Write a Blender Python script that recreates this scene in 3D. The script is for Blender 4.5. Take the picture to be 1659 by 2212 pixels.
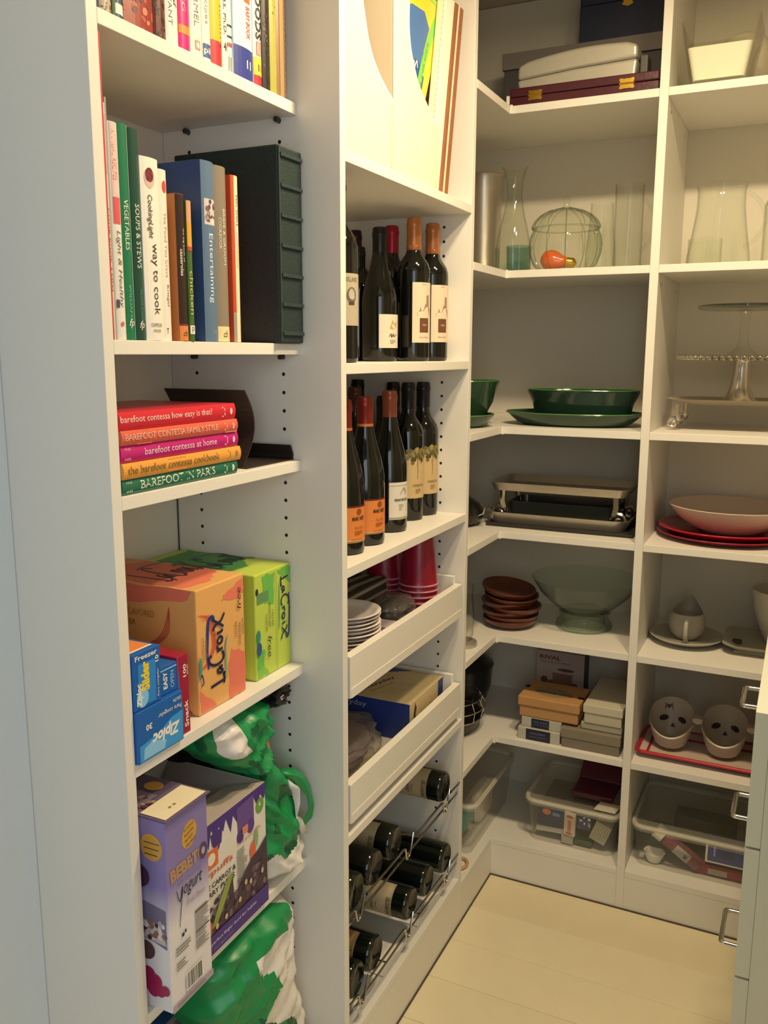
import bpy, math, random
from mathutils import Vector, Matrix, noise
random.seed(7)
S = bpy.context.scene
for o in list(bpy.data.objects): bpy.data.objects.remove(o)
C = S.collection
def L(o): C.objects.link(o); return o
R = math.radians
# ------------------------------------------------------------------ camera
F, YAW, PITCH, ROLL, CZ = 1890.2, -.4478, .1793, .0028, 1.4742
fw = Vector((math.cos(PITCH)*math.sin(YAW), math.cos(PITCH)*math.cos(YAW), -math.sin(PITCH)))
rt = Vector((math.cos(YAW), -math.sin(YAW), 0)); up = rt.cross(fw)
r2 = math.cos(ROLL)*rt+math.sin(ROLL)*up; u2 = -math.sin(ROLL)*rt+math.cos(ROLL)*up
cd = bpy.data.cameras.new('camera'); cam = L(bpy.data.objects.new('camera', cd))
cd.sensor_fit = 'VERTICAL'; cd.sensor_height = 24; cd.sensor_width = 18; cd.lens = F/2212*24
cd.clip_start = .02
mw = Matrix((r2, u2, -fw)).transposed().to_4x4(); mw.translation = (0, 0, CZ); cam.matrix_world = mw
S.camera = cam
S.cycles.transparent_max_bounces = 32
# ------------------------------------------------------------------ light
S.view_settings.view_transform = 'Standard'; S.view_settings.look = 'None'; S.view_settings.gamma = 1
S.view_settings.use_curve_mapping = False; S.view_settings.exposure = 0.0
W = bpy.data.worlds.new('hall_daylight'); S.world = W; W.use_nodes = True
W.node_tree.nodes['Background'].inputs[0].default_value = (.74, .84, .92, 1)
W.node_tree.nodes['Background'].inputs[1].default_value = .12
def area(name, loc, target, sx, sy, power, col, shape='RECTANGLE', spread=180):
    l = bpy.data.lights.new(name, 'AREA'); l.shape = shape; l.size = sx; l.size_y = sy; l.energy = power; l.color = col
    l.spread = R(spread)
    o = L(bpy.data.objects.new(name, l)); o.location = loc
    o.rotation_euler = (Vector(target)-Vector(loc)).to_track_quat('-Z', 'Y').to_euler(); return o
area('hall_window_light', (.70, -1.05, 1.6), (-.85, 1.0, 1.0), 1.3, 1.7, 19, (.86, .945, 1.0))
LAMPS = [(-.30, 1.42), (-.02, 1.42)]
for lx, ly in LAMPS:
    area('ceiling_lamp_light', (lx, ly, 2.385), (lx, ly, 0), .13, .13, 12, (1, .79, .49), 'DISK')
# ------------------------------------------------------------------ materials
def lin(h):
    h = h.lstrip('#'); c = [int(h[i:i+2], 16)/255 for i in (0, 2, 4)]
    return tuple(x/12.92 if x <= .04045 else ((x+.055)/1.055)**2.4 for x in c)
MC = {}
def M(col, rough=.5, metal=0., var=.04, bump=0., scale=60, spec=.5, emit=0, kind=''):
    key = (col, rough, metal, var, bump, scale, spec, emit, kind)
    if key in MC: return MC[key]
    m = bpy.data.materials.new('mat_'+col.lstrip('#')+kind); m.use_nodes = True; nt = m.node_tree; N = nt.nodes
    b = N['Principled BSDF']; c = lin(col)
    b.inputs['Roughness'].default_value = rough; b.inputs['Metallic'].default_value = metal
    b.inputs['Specular IOR Level'].default_value = spec
    tc = N.new('ShaderNodeTexCoord'); nz = N.new('ShaderNodeTexNoise'); nz.inputs['Scale'].default_value = scale
    nz.inputs['Detail'].default_value = 3; nt.links.new(tc.outputs['Object'], nz.inputs['Vector'])
    mx = N.new('ShaderNodeMix'); mx.data_type = 'RGBA'
    mx.inputs[6].default_value = tuple(max(0, x*(1-var)) for x in c)+(1,)
    mx.inputs[7].default_value = tuple(min(1, x*(1+var)) for x in c)+(1,)
    nt.links.new(nz.outputs['Fac'], mx.inputs[0]); nt.links.new(mx.outputs[2], b.inputs['Base Color'])
    if bump:
        bp = N.new('ShaderNodeBump'); bp.inputs['Strength'].default_value = bump; bp.inputs['Distance'].default_value = .002
        nt.links.new(nz.outputs['Fac'], bp.inputs['Height']); nt.links.new(bp.outputs[0], b.inputs['Normal'])
    if emit:
        b.inputs['Emission Color'].default_value = c+(1,); b.inputs['Emission Strength'].default_value = emit
    if kind == 'film':
        b.inputs['Alpha'].default_value = 1
    MC[key] = m; return m
def GL(tint='f2f7f0', edge='6f7a70', alpha=.0, rough=.03, col='ffffff'):
    """thin glass or clear plastic: tinted transparency, fresnel gloss, optional milky share"""
    key = ('glass', tint, edge, alpha, rough, col)
    if key in MC: return MC[key]
    m = bpy.data.materials.new('clear_'+tint); m.use_nodes = True; nt = m.node_tree; N = nt.nodes; N.clear()
    out = N.new('ShaderNodeOutputMaterial'); tr = N.new('ShaderNodeBsdfTransparent'); gl = N.new('ShaderNodeBsdfGlossy')
    gl.inputs['Roughness'].default_value = rough
    lw = N.new('ShaderNodeLayerWeight'); lw.inputs['Blend'].default_value = .25
    mc = N.new('ShaderNodeMix'); mc.data_type = 'RGBA'; mc.inputs[6].default_value = lin(tint)+(1,); mc.inputs[7].default_value = lin(edge)+(1,)
    pw = N.new('ShaderNodeMath'); pw.operation = 'POWER'; pw.inputs[1].default_value = 3.4; nt.links.new(lw.outputs['Facing'], pw.inputs[0]); nt.links.new(pw.outputs[0], mc.inputs[0]); nt.links.new(mc.outputs[2], tr.inputs['Color'])
    fr = N.new('ShaderNodeFresnel'); fr.inputs['IOR'].default_value = 1.45
    mx = N.new('ShaderNodeMixShader'); ge = N.new('ShaderNodeNewGeometry'); iv = N.new('ShaderNodeMath'); iv.operation = 'SUBTRACT'; iv.inputs[0].default_value = 1; nt.links.new(ge.outputs['Backfacing'], iv.inputs[1])
    ml = N.new('ShaderNodeMath'); ml.operation = 'MULTIPLY'; nt.links.new(iv.outputs[0], ml.inputs[0]); nt.links.new(fr.outputs[0], ml.inputs[1]); nt.links.new(ml.outputs[0], mx.inputs[0]); nt.links.new(tr.outputs[0], mx.inputs[1]); nt.links.new(gl.outputs[0], mx.inputs[2])
    last = mx
    if alpha:
        d = N.new('ShaderNodeBsdfDiffuse'); d.inputs['Color'].default_value = lin(col)+(1,)
        m2 = N.new('ShaderNodeMixShader'); m2.inputs[0].default_value = alpha
        nt.links.new(mx.outputs[0], m2.inputs[1]); nt.links.new(d.outputs[0], m2.inputs[2]); last = m2
    nt.links.new(last.outputs[0], out.inputs['Surface']); MC[key] = m; return m
WH = M('e9e5dc', .42, var=.012, bump=.05, scale=300)       # white laminate
WH2 = M('e6e2da', .45, var=.012, bump=.05, scale=240)
EDGE = M('ece7dc', .38, var=.01)
PAGE = M('e9e2cf', .8, var=.06, bump=.3, scale=400)
DARK = M('15130f', .7)
CHROME = M('d8d6d0', .14, 1., var=.02)
SILV = M('cfcac0', .2, 1., var=.08, scale=25)
GOLD = M('e0b64e', .28, 1., var=.05)
BOTG = M('0b0d0c', .07, 0, var=.1, spec=.6)
# ------------------------------------------------------------------ mesh helpers
ORG = {}
class MB:
    def __init__(s): s.v = []; s.f = []; s.i = []; s.s = []; s.ms = []
    def m(s, mat):
        if mat not in s.ms: s.ms.append(mat)
        return s.ms.index(mat)
    def add(s, vs, fs, mat, smooth=False):
        b = len(s.v); s.v += [tuple(p) for p in vs]; k = s.m(mat)
        for f in fs: s.f.append([b+j for j in f]); s.i.append(k); s.s.append(smooth)
        return s
    def box(s, x0, x1, y0, y1, z0, z1, mat):
        v = [(x, y, z) for z in (z0, z1) for y in (y0, y1) for x in (x0, x1)]
        return s.add(v, [(0, 2, 3, 1), (4, 5, 7, 6), (0, 1, 5, 4), (2, 6, 7, 3), (0, 4, 6, 2), (1, 3, 7, 5)], mat)
    def obox(s, o, U, V, Wv, mat):
        o, U, V, Wv = Vector(o), Vector(U), Vector(V), Vector(Wv)
        v = [o+a*U+b*V+c*Wv for c in (0, 1) for b in (0, 1) for a in (0, 1)]
        fs = [(0, 2, 3, 1), (4, 5, 7, 6), (0, 1, 5, 4), (2, 6, 7, 3), (0, 4, 6, 2), (1, 3, 7, 5)]
        if U.cross(V).dot(Wv) < 0: fs = [f[::-1] for f in fs]
        return s.add(v, fs, mat)
    def prism(s, pts, mp, h0, h1, mat, smooth=False):
        """pts 2d outline (ccw), mp(a,b,h)->xyz"""
        n = len(pts); v = [mp(a, b, h0) for a, b in pts]+[mp(a, b, h1) for a, b in pts]
        s.add(v, [list(range(n))[::-1], list(range(n, 2*n))], mat)
        b = len(s.v)-2*n; k = s.m(mat)
        for j in range(n):
            s.f.append([b+j, b+(j+1) % n, b+n+(j+1) % n, b+n+j]); s.i.append(k); s.s.append(smooth)
        return s
    def lathe(s, prof, c, mat, seg=28, sx=1., sy=1., ax='z', smooth=True, cap=(False, False), fn=None, a0=0, a1=360):
        n = len(prof); full = abs(a1-a0) >= 360; ns = seg if full else seg+1; v = []
        for k in range(ns):
            a = R(a0+(a1-a0)*k/seg)
            for r, z in prof:
                rr = r*(fn(a, z) if fn else 1); x, y = rr*math.cos(a)*sx, rr*math.sin(a)*sy
                v.append((c[0]+x, c[1]+y, c[2]+z) if ax == 'z' else ((c[0]+z, c[1]+x, c[2]+y) if ax == 'x' else (c[0]+x, c[1]+z, c[2]+y)))
        fs = []
        for k in range(seg):
            k2 = (k+1) % ns
            for j in range(n-1): fs.append([k*n+j, k2*n+j, k2*n+j+1, k*n+j+1])
        if cap[0]: fs.append([k*n for k in range(ns)][::-1])
        if cap[1]: fs.append([k*n+n-1 for k in range(ns)])
        if ax == 'y': fs = [f[::-1] for f in fs]
        return s.add(v, fs, mat, smooth)
    def tube(s, path, r, mat, seg=8, closed=False, rr=None):
        P = [Vector(p) for p in path]; n = len(P); v = []; prev = None
        for j in range(n):
            if closed: t = P[(j+1) % n]-P[j-1]
            else: t = P[min(j+1, n-1)]-P[max(j-1, 0)]
            t.normalize()
            if prev is None: a = t.orthogonal().normalized()
            else: a = (prev-t*prev.dot(t)); a = a.normalized() if a.length > 1e-6 else t.orthogonal().normalized()
            prev = a; b = t.cross(a); q = rr[j] if rr else r
            for k in range(seg):
                an = 2*math.pi*k/seg; v.append(P[j]+a*q*math.cos(an)+b*q*math.sin(an))
        fs = []
        for j in range(n if closed else n-1):
            j2 = (j+1) % n
            for k in range(seg): fs.append([j*seg+k, j*seg+(k+1) % seg, j2*seg+(k+1) % seg, j2*seg+k])
        if not closed: fs += [list(range(seg))[::-1], [(n-1)*seg+k for k in range(seg)]]
        return s.add(v, fs, mat, True)
    def grid(s, fn, nu, nv, mat, smooth=True, mf=None, wrap=False):
        v = [fn(i/nu, j/nv) for i in range(nu+(0 if wrap else 1)) for j in range(nv+1)]
        b = len(s.v); s.v += [tuple(p) for p in v]; w = nv+1; tot = nu if wrap else nu+1
        for i in range(nu):
            for j in range(nv):
                i2 = (i+1) % tot
                s.f.append([b+i*w+j, b+i2*w+j, b+i2*w+j+1, b+i*w+j+1])
                s.i.append(s.m(mf((i+.5)/nu, (j+.5)/nv) if mf else mat)); s.s.append(smooth)
        return s
    def build(s, name, parent=None, org=None, **k):
        me = bpy.data.meshes.new(name)
        if parent is not None: o = ORG.get(parent.name, (0, 0, 0))
        else: o = org or (0, 0, 0)
        me.from_pydata([(a-o[0], b-o[1], c-o[2]) for a, b, c in s.v], [], s.f); me.validate()
        for m in s.ms: me.materials.append(m)
        if len(me.polygons) == len(s.f):
            me.polygons.foreach_set('material_index', s.i); me.polygons.foreach_set('use_smooth', s.s)
        if any(s.s): me.set_sharp_from_angle(angle=R(42))
        me.update()
        ob = L(bpy.data.objects.new(name, me))
        if parent is not None: ob.parent = parent; ORG[ob.name] = ORG.get(parent.name, (0, 0, 0))
        else: ob.location = o; ORG[ob.name] = o
        if k.get('bevel'):
            md = ob.modifiers.new('bevel', 'BEVEL'); md.width = k['bevel']; md.segments = k.get('seg', 2); md.limit_method = 'ANGLE'
        if k.get('solid'):
            md = ob.modifiers.new('solid', 'SOLIDIFY'); md.thickness = k['solid']; md.offset = 0
        if k.get('label'): ob['label'] = k['label']
        if k.get('stuff'): ob['kind'] = 'stuff'
        if k.get('structure'): ob['kind'] = 'structure'
        return ob
def tag(o, label, cat, group=None):
    o['label'] = label; o['category'] = cat
    if group: o['group'] = group
    return o
def thing(name, label, cat, loc, group=None, rot=None):
    o = L(bpy.data.objects.new(name, None)); o.location = loc; o.empty_display_size = .05
    ORG[o.name] = tuple(loc)
    if rot is not None: o.rotation_euler = rot; ORG[o.name] = (0, 0, 0)
    return tag(o, label, cat, group)
def copy_tree(o, parent=None):
    c = o.copy(); C.objects.link(c)
    if parent is not None: c.parent = parent
    for ch in list(o.children): copy_tree(ch, c)
    return c
def xp(a, b, h): return (h, a, b)      # outline in (y,z) extruded along x
def yp(a, b, h): return (a, h, b)
def zp(a, b, h): return (a, b, h)
def box1(name, lab, cat, b, mat, grp=None, bevel=.001):
    return tag(MB().box(*b, mat).build(name, org=((b[0]+b[1])/2, (b[2]+b[3])/2, b[4]), bevel=bevel), lab, cat, grp)
# ------------------------------------------------------------------ print
TC = {}
def tpoly(t, shear=0., bold=0.):
    k = (t, shear, bold)
    if k in TC: return TC[k]
    cu = bpy.data.curves.new('t', 'FONT'); cu.body = t; cu.shear = shear; cu.offset = bold; cu.resolution_u = 2; cu.fill_mode = 'FRONT'
    o = bpy.data.objects.new('t', cu); C.objects.link(o)
    dg = bpy.context.evaluated_depsgraph_get(); me = bpy.data.meshes.new_from_object(o.evaluated_get(dg))
    vs = [(v.co.x, v.co.y) for v in me.vertices]; fs = [tuple(p.vertices) for p in me.polygons]
    bpy.data.objects.remove(o); bpy.data.curves.remove(cu); bpy.data.meshes.remove(me)
    x0 = min(a for a, b in vs); x1 = max(a for a, b in vs); y0 = min(b for a, b in vs); y1 = max(b for a, b in vs)
    TC[k] = ([((a-x0)/(x1-x0), (b-y0)/(y1-y0)) for a, b in vs], fs); return TC[k]
class PR:
    """flat print laid on a surface: p(u,v,h) gives the point on that surface"""
    def __init__(s, p, lim=None):
        s.mb = MB(); s.k = 0
        s.p = p if not lim else (lambda u, v, h: p(min(max(u, lim[0]), lim[1]), min(max(v, lim[2]), lim[3]), h))
    def h(s): s.k += 1; return .00025+.00009*s.k
    def poly(s, pts, mat):
        h = s.h(); s.mb.add([s.p(a, b, h) for a, b in pts], [list(range(len(pts)))], mat); return s
    def rect(s, u0, v0, u1, v1, mat, n=6, nv=1):
        h = s.h(); s.mb.grid(lambda a, b: s.p(u0+(u1-u0)*a, v0+(v1-v0)*b, h), n, nv, mat, False); return s
    def disc(s, u, v, ru, rv, mat, n=20, rot=0):
        c, sn = math.cos(R(rot)), math.sin(R(rot))
        return s.poly([(u+ru*math.cos(t)*c-rv*math.sin(t)*sn, v+ru*math.cos(t)*sn+rv*math.sin(t)*c) for t in [2*math.pi*k/n for k in range(n)]], mat)
    def text(s, t, u, v, w, h, mat, rot=0, shear=0., bold=0.):
        """u,v is the lower left corner of the unrotated text box, rotated about it"""
        vs, fs = tpoly(t, shear, bold); c, sn = math.cos(R(rot)), math.sin(R(rot)); hh = s.h()
        s.mb.add([s.p(u+a*w*c-b*h*sn, v+a*w*sn+b*h*c, hh) for a, b in vs], fs, mat); return s
    def down(s, t, uc, vt, ln, h, mat, **k):      # reads top to bottom
        return s.text(t, uc-h/2, vt, ln, h, mat, rot=-90, **k)
    def upw(s, t, uc, vb, ln, h, mat, **k):
        return s.text(t, uc+h/2, vb, ln, h, mat, rot=90, **k)
    def stroke(s, pts, w, mat, sm=4, taper=True):
        P = [Vector(p) for p in pts]; Q = []
        for i in range(len(P)-1):
            p0, p1, p2, p3 = P[max(i-1, 0)], P[i], P[i+1], P[min(i+2, len(P)-1)]
            for k in range(sm):
                t = k/sm; Q.append(.5*((2*p1)+(p2-p0)*t+(2*p0-5*p1+4*p2-p3)*t*t+(3*p1-p0-3*p2+p3)*t**3))
        Q.append(P[-1]); h = s.h(); v = []; n = len(Q)
        for j, q in enumerate(Q):
            t = (Q[min(j+1, n-1)]-Q[max(j-1, 0)]); t = t.normalized() if t.length else Vector((1, 0)); nn = Vector((-t.y, t.x))
            ww = w/2*(.55+.45*math.sin(math.pi*j/(n-1))) if taper else w/2
            v += [s.p(*(q+nn*ww), h), s.p(*(q-nn*ww), h)]
        s.mb.add(v, [(2*j, 2*j+1, 2*j+3, 2*j+2) for j in range(n-1)], mat); return s
    def build(s, parent, name='print'): return s.mb.build(name, parent) if s.mb.v else None
def FX(x, y0, z0): return lambda u, v, h: (x+h, y0+u, z0+v)           # face looking +x
def FY(y, x0, z0): return lambda u, v, h: (x0+u, y-h, z0+v)           # face looking -y
def FZ(z, x0, y0): return lambda u, v, h: (x0-v, y0+u, z+h)           # top face, read from +x
def FZY(z, x0, y0): return lambda u, v, h: (x0+u, y0+v, z+h)          # top face, read from -y
K = M('1c1a1c', .5); KB = M('20244f', .5); WT = M('f0ece2', .5); GR = M('8b867e', .6)
def speckle(pr, u0, v0, u1, v1, cols, n, r, seed=1):
    rd = random.Random(seed)
    for k in range(n):
        pr.disc(rd.uniform(u0, u1), rd.uniform(v0, v1), r*rd.uniform(.5, 1.2), r*rd.uniform(.5, 1.2), M(rd.choice(cols), .5), n=7, rot=rd.uniform(0, 90)); pr.k -= .93
def barcode(pr, u, v, w, h, vert=True, seed=3, n=22):
    rd = random.Random(seed); pr.rect(u-.002, v-.002, u+w+.002, v+h+.002, WT); x = 0.
    while x < w-.0012:
        b = rd.choice((.0006, .0009, .0014)); 
        pr.rect(u+x, v, u+x+b, v+h, K, n=1)
        pr.k -= .95; x += b+rd.choice((.0006, .001, .0013))
def lines(pr, u0, v0, u1, v1, n, mat, seed=2, t=.45):
    rd = random.Random(seed); dv = (v1-v0)/n
    for k in range(n):
        pr.rect(u0, v1-dv*(k+1)+dv*(1-t)/2, u0+(u1-u0)*rd.uniform(.6, 1), v1-dv*k-dv*(1-t)/2, mat, n=2); pr.k -= .93
# ================================================================== ROOM
def struct(name, mb, **k): return mb.build(name, structure=True, **k)
YA0, YA1, YB0, YB1, YC, YK = .8681, 1.3221, 1.3406, 1.9434, 2.2025, 2.565
XA, XB, XK = -.797, -.716, -1.0755
T = .0185
fl = struct('floor', MB().box(-1.1, 1.0, -2.6, 2.575, -.03, -.012, M('8f7e57', .7)))
PL = [M('e4d9b8', .42, var=.04, scale=14), M('e7dcbb', .42, var=.04, scale=14), M('e1d5b3', .42, var=.04, scale=14)]
rd = random.Random(4); y = -2.58
while y < 2.2:
    h = .149
    MB().box(-.98 if y < .7 else -.74, .99, y+.0005, min(y+h, 2.203)-.0005, -.012, 0, rd.choice(PL)).build('plank', fl, bevel=.0012, seg=1); y += h
struct('ceiling', MB().box(-1.1, 1.0, .55, 2.6, 2.441, 2.47, M('cfc6b2', .7)))
struct('wall_back', MB().box(-1.12, 1.0, 2.5725, 2.62, 0, 2.44, M('ddd9ce', .7)))
struct('wall_left', MB().box(-1.16, -1.083, .85, 2.572, 0, 2.44, M('ddd9ce', .7)))
struct('wall_near_left', MB().box(-1.16, -.979, -1.4, .8485, 0, 2.44, M('dfe6ea', .55, var=.012)))
struct('wall_light_block', MB().box(.14, 1.05, .45, .57, 0, 2.44, M('dfe6ea', .55, var=.012)))  # unseen jamb wall, added to keep the hall light off the corner shelves
struct('header_light_block', MB().box(-.978, .139, .45, .549, 2.08, 2.44, M('dfe6ea', .55, var=.012)))  # unseen door header, added to cut hall light from the upper zone
struct('wall_right', MB().box(1.0, 1.05, .571, 2.6, 0, 2.44, M('a89c86', .7)))
# ceiling lamps (above the frame)
for i, (lx, ly) in enumerate(LAMPS):
    t = thing('ceiling_lamp', ('left', 'right')[i]+' one of two round white ceiling lamps above the pantry floor', 'lamp', (lx, ly, 2.44))
    MB().lathe([(0, 0), (.105, 0), (.11, -.012), (.1, -.03), (0, -.03)], (lx, ly, 2.44), M('d9d2c2', .5)).build('base', t)
    MB().lathe([(.09, -.031), (.086, -.042), (.05, -.05), (0, -.052)], (lx, ly, 2.44), M('ffe2b0', .5, emit=9)).build('diffuser', t)
# ------------------------------------------------------------------ unit A: bookcase
uA = thing('bookcase', 'white built-in bookcase nearest the camera with books and drink boxes', 'shelf unit', (-.93, 1.09, 0))
MB().box(XK, XA, .8495, YA0, 0, 2.4395, WH2).build('side_panel', uA, bevel=.0008)
MB().box(-1.0815, XK-.0003, .85, YA1-.0003, 0, 2.439, WH).build('back_panel', uA)
ZA = [2.285, 1.8785, 1.4902, 1.2882, .9121, .5222, .1165]
for z in ZA: MB().box(XK+.0005, XA, YA0+.0003, YA1-.0003, z-T, z, WH).build('shelf', uA, bevel=.0009)
MB().box(XA-.018, XA-.0005, YA0+.0003, YA1-.0003, 0, .0975, WH).build('kick_board', uA)
for z in ZA[1:5]:
    for xx in (XA-.0338, -1.018):
        MB().lathe([(0, 0), (.0042, 0), (.0042, .012), (0, .012)], (xx, YA1-.0125, z-T-.0045), M('4a463f', .4, .6), 10, ax='y').build('shelf_pin', uA)
MB().box(XK+.0003, XK+.0022, YA1-.0022, YA1-.0004, .12, 1.27, M('4a4a48', .8)).build('corner_gap', uA)
# ------------------------------------------------------------------ unit B: wine and pull-out trays
uB = thing('wine_shelf_unit', 'white tall unit with wine bottles, two pull-out trays and a wire wine rack', 'shelf unit', (-.9, 1.64, 0))
MB().box(XK, XB, YA1, YB0, 0, 2.4395, WH).build('side_panel', uB, bevel=.0008)
MB().box(XK, XB, YB1, YB1+T, 0, 2.4395, WH).build('side_panel', uB, bevel=.0008)
MB().box(-1.0815, XK-.0003, YB0-.018, YB1+.018, 0, 2.439, WH).build('back_panel', uB)
for z in (1.8037, 1.4572, 1.0966, .5745, .1345): MB().box(XK+.0005, XB, YB0+.0003, YB1-.0003, z-T, z, WH).build('shelf', uB, bevel=.0009)
MB().box(XB-.018, XB-.0004, YB0+.0003, YB1-.0003, 0, .1155, WH).build('kick_board', uB)
def holes(parent, pts, fr):
    mb = MB()
    for a, z in pts:
        mb.add([fr(a+.0034*math.cos(k*math.pi/4), z+.0034*math.sin(k*math.pi/4), .0004) for k in range(8)], [range(8)], DARK)
    mb.build('pin_holes', parent, stuff=True)
holes(uB, [(x, 1.4379-.032*k) for k in range(-26, 38) for x in (XA-.0338, -1.018) if abs(1.4379-.032*k-.903) > .03], FY(YA1, 0, 0))
holes(uB, [(x, 1.4071-.032*k) for k in range(-28, 38) for x in (XB-.0663, -1.0)], FY(YB1, 0, 0))
# pull-out trays
for zb, zt, zs, hole in ((.845, .926, .945, .8), (.593, .673, .6955, .6)):
    y0, y1 = YB0+.012, YB1-.012
    f = MB(); f.box(-.735, -.7175, y0, y1, zb, zt, WH).build('drawer_front', uB, bevel=.001)
    g = MB().box(-.7175, -.7163, y0+.004, y1-.004, zb, zb+.019, EDGE).build('front_trim', uB, bevel=.0006)
    for a, b in ((y0, y0+.0125), (y1-.0125, y1)):
        MB().box(-1.06, -.7352, a, b, zb, zs, WH).build('drawer_side', uB, bevel=.001)
    MB().box(-1.06, -.7355, y0+.013, y1-.013, zb+.006, zb+.014, WH).build('drawer_bottom', uB)
    MB().box(-1.06, -1.048, y0+.013, y1-.013, zb+.0145, zs-.002, WH).build('drawer_back', uB)
    for yy in (YB0+.0045, YB1-.0105):
        MB().box(-1.05, -.725, yy, yy+.006, zb+.01, zb+.045, M('38362f', .4, .5)).build('runner', uB)
# ------------------------------------------------------------------ unit C: corner shelves
uC = thing('corner_shelf_unit', 'white L-shaped corner shelves holding glassware, green bowls and boxes', 'shelf unit', (-.72, 2.4, 0))
BK_SHADED = M('d9d2c2', .5, var=.012)  # back panels toned below the laminate, interior shade put into the colour
MB().box(XK, -.3615, YK, YK+.006, 0, 2.4395, BK_SHADED).build('back_panel', uC)
MB().box(-1.0815, XK-.0003, YB1+T+.0003, YK+.006, 0, 2.4395, BK_SHADED).build('side_panel', uC)
ZC = [2.0733, 1.6819, 1.2862, 1.007, .7171, .4243]
Ls = [(XK+.0005, YB1+T+.0003), (-.7154, YB1+T+.0003), (-.7154, YC), (-.3617, YC), (-.3617, YK-.0004), (XK+.0005, YK-.0004)]
for z in ZC:
    MB().prism(Ls, zp, z-T, z, WH2).build('shelf', uC, bevel=.0009)
    MB().box(-.7152, -.7092, YC-.0065, YC-.0002, z-T-.001, z+.0015, EDGE).build('edge_joint', uC, bevel=.0006)
MB().prism(Ls, zp, .0975, .113, WH2).build('shelf', uC, bevel=.0009)
MB().box(-.733, -.7158, YB1+T+.0003, YC+.0175, 0, .0972, WH2).build('kick_board', uC)
MB().box(-.7155, -.3617, YC+.0003, YC+.0175, 0, .0972, WH2).build('kick_board', uC)
MB().box(-1.0752, -.76, 2.5640, 2.5648, 1.30, 1.302, WH2).build('back_seam', uC)
# ------------------------------------------------------------------ unit D: right bay
uD = thing('right_shelf_unit', 'white open shelf bay right of the corner with cake stands and platters', 'shelf unit', (-.02, 2.39, 0))
MB().box(-.3615, -.341, YC, YK+.006, 0, 2.4395, WH2).build('side_panel', uD, bevel=.0008)
MB().box(.30, .3205, YC, YK+.006, 0, 2.4395, WH2).build('side_panel', uD, bevel=.0008)
MB().box(-.3408, .2998, YK, YK+.006, 0, 2.439, BK_SHADED).build('back_panel', uD)
for z in ZC+[.113]: MB().box(-.3408, .2998, YC+.0002, YK-.0004, z-T, z, WH2).build('shelf', uD, bevel=.0009)
MB().box(-.3408, .2998, YC+.0005, YC+.018, 0, .0943, WH2).build('kick_board', uD)
holes(uD, [(y, z) for y in (YC+.05, YK-.06) for z in (2.03, 1.64)], lambda u, v, h: (-.341+h, u, v))
MB().box(.321, .99, YC, YC+.3, 0, 2.43, WH2).build('filler_panel', uD)
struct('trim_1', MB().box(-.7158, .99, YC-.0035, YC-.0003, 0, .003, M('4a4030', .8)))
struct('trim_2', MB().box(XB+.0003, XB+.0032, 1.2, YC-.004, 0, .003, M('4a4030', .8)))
# ------------------------------------------------------------------ unit E: drawer cabinet at right
uE = thing('drawer_cabinet', 'pale painted drawer cabinet at the right edge with chrome pulls', 'cabinet', (.25, 1.75, 0))
CE = M('d9ddd2', .45, var=.01)
MB().box(-.0111, .56, 1.4505, 2.05, 0, .9112, CE).build('carcass', uE, bevel=.001)
for za, zb_ in ((.6765, .9112), (.437, .6725), (.19, .433), (.03, .186)):
    d = MB().box(-.0347, -.0113, 1.45, 2.048, za, zb_, CE).build('drawer_front', uE, bevel=.0012)
for ya, yb, z in ((1.703, 1.803, .8215), (1.676, 1.772, .6085), (1.592, 1.70, .3955)):
    r = .0046; x = -.0347; q = []
    for (px, py) in ((x-.0002, ya), (x-.024, ya)): q.append((px, py, z))
    for k in range(1, 5): a = R(22.5*k); q.append((x-.024-.007*math.sin(a), ya+.007*(1-math.cos(a)), z))
    for k in range(0, 5): a = R(90-22.5*k); q.append((x-.024-.007*math.sin(a), yb-.007*(1-math.cos(a)), z))
    q.append((x-.0002, yb, z)); MB().tube(q, r, CHROME, 10).build('handle', uE)
# ================================================================== BOOKS
def book(lab, y0, y1, z0, h, xs, depth, cover, spine=None, pr=None, grp=None, bulge=None, name='book', soft=False):
    w = y1-y0; bl = min(.0035, w*.16) if bulge is None else bulge; t = min(.0022, w*.2); xb = xs-depth
    th = thing(name, lab, 'book', (xs-depth/2, (y0+y1)/2, z0), grp)
    arc = [(xs-bl*(2*k/6-1)**2, y0+w*k/6) for k in range(7)]
    out = [(xb, y0)]+arc+[(xb, y1), (xb, y1-t), (xs-bl-t, y1-t), (xs-bl-t, y0+t), (xb, y0+t)]
    MB().prism(out, zp, z0, z0+h, M(cover, .35)).build('cover', th)
    MB().box(xb+.003, xs-bl-t-.0002, y0+t+.0001, y1-t-.0001, z0+(.0005 if soft else .003), z0+h-(.0005 if soft else .003), PAGE).build('pages', th)
    p = PR(lambda u, v, hh: (xs-bl*(2*u/w-1)**2+hh, y0+u, z0+v), (.0003, w-.0003, .0005, h-.0005))
    if spine: p.rect(0, 0, w, h, M(spine, .35))
    if pr: pr(p, w, h)
    p.build(th, 'spine_print'); return th
Z = 1.8788
G1 = 'cookbooks on the top shelf'
def q(c, r=.45): return M(c, r)
def b1(p, w, h): p.rect(0, 0, w, .03, q('e6dcc8'))
book('thin navy blue spine, first book on the top shelf', .8697, .8805, Z, .22, -.803, .19, '2c2f6e', None, None, G1)
def f(p, w, h): speckle(p, .002, .0, w-.002, .02, ['6b4a36', '8a6a50'], 10, .002); p.down('COLLEGE', w/2, .12, .07, .008, K)
book('off-white spine with brown photo patch beside the navy book', .8812, .9035, Z, .23, -.803, .19, 'b9ae9c', None, f, G1)
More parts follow.
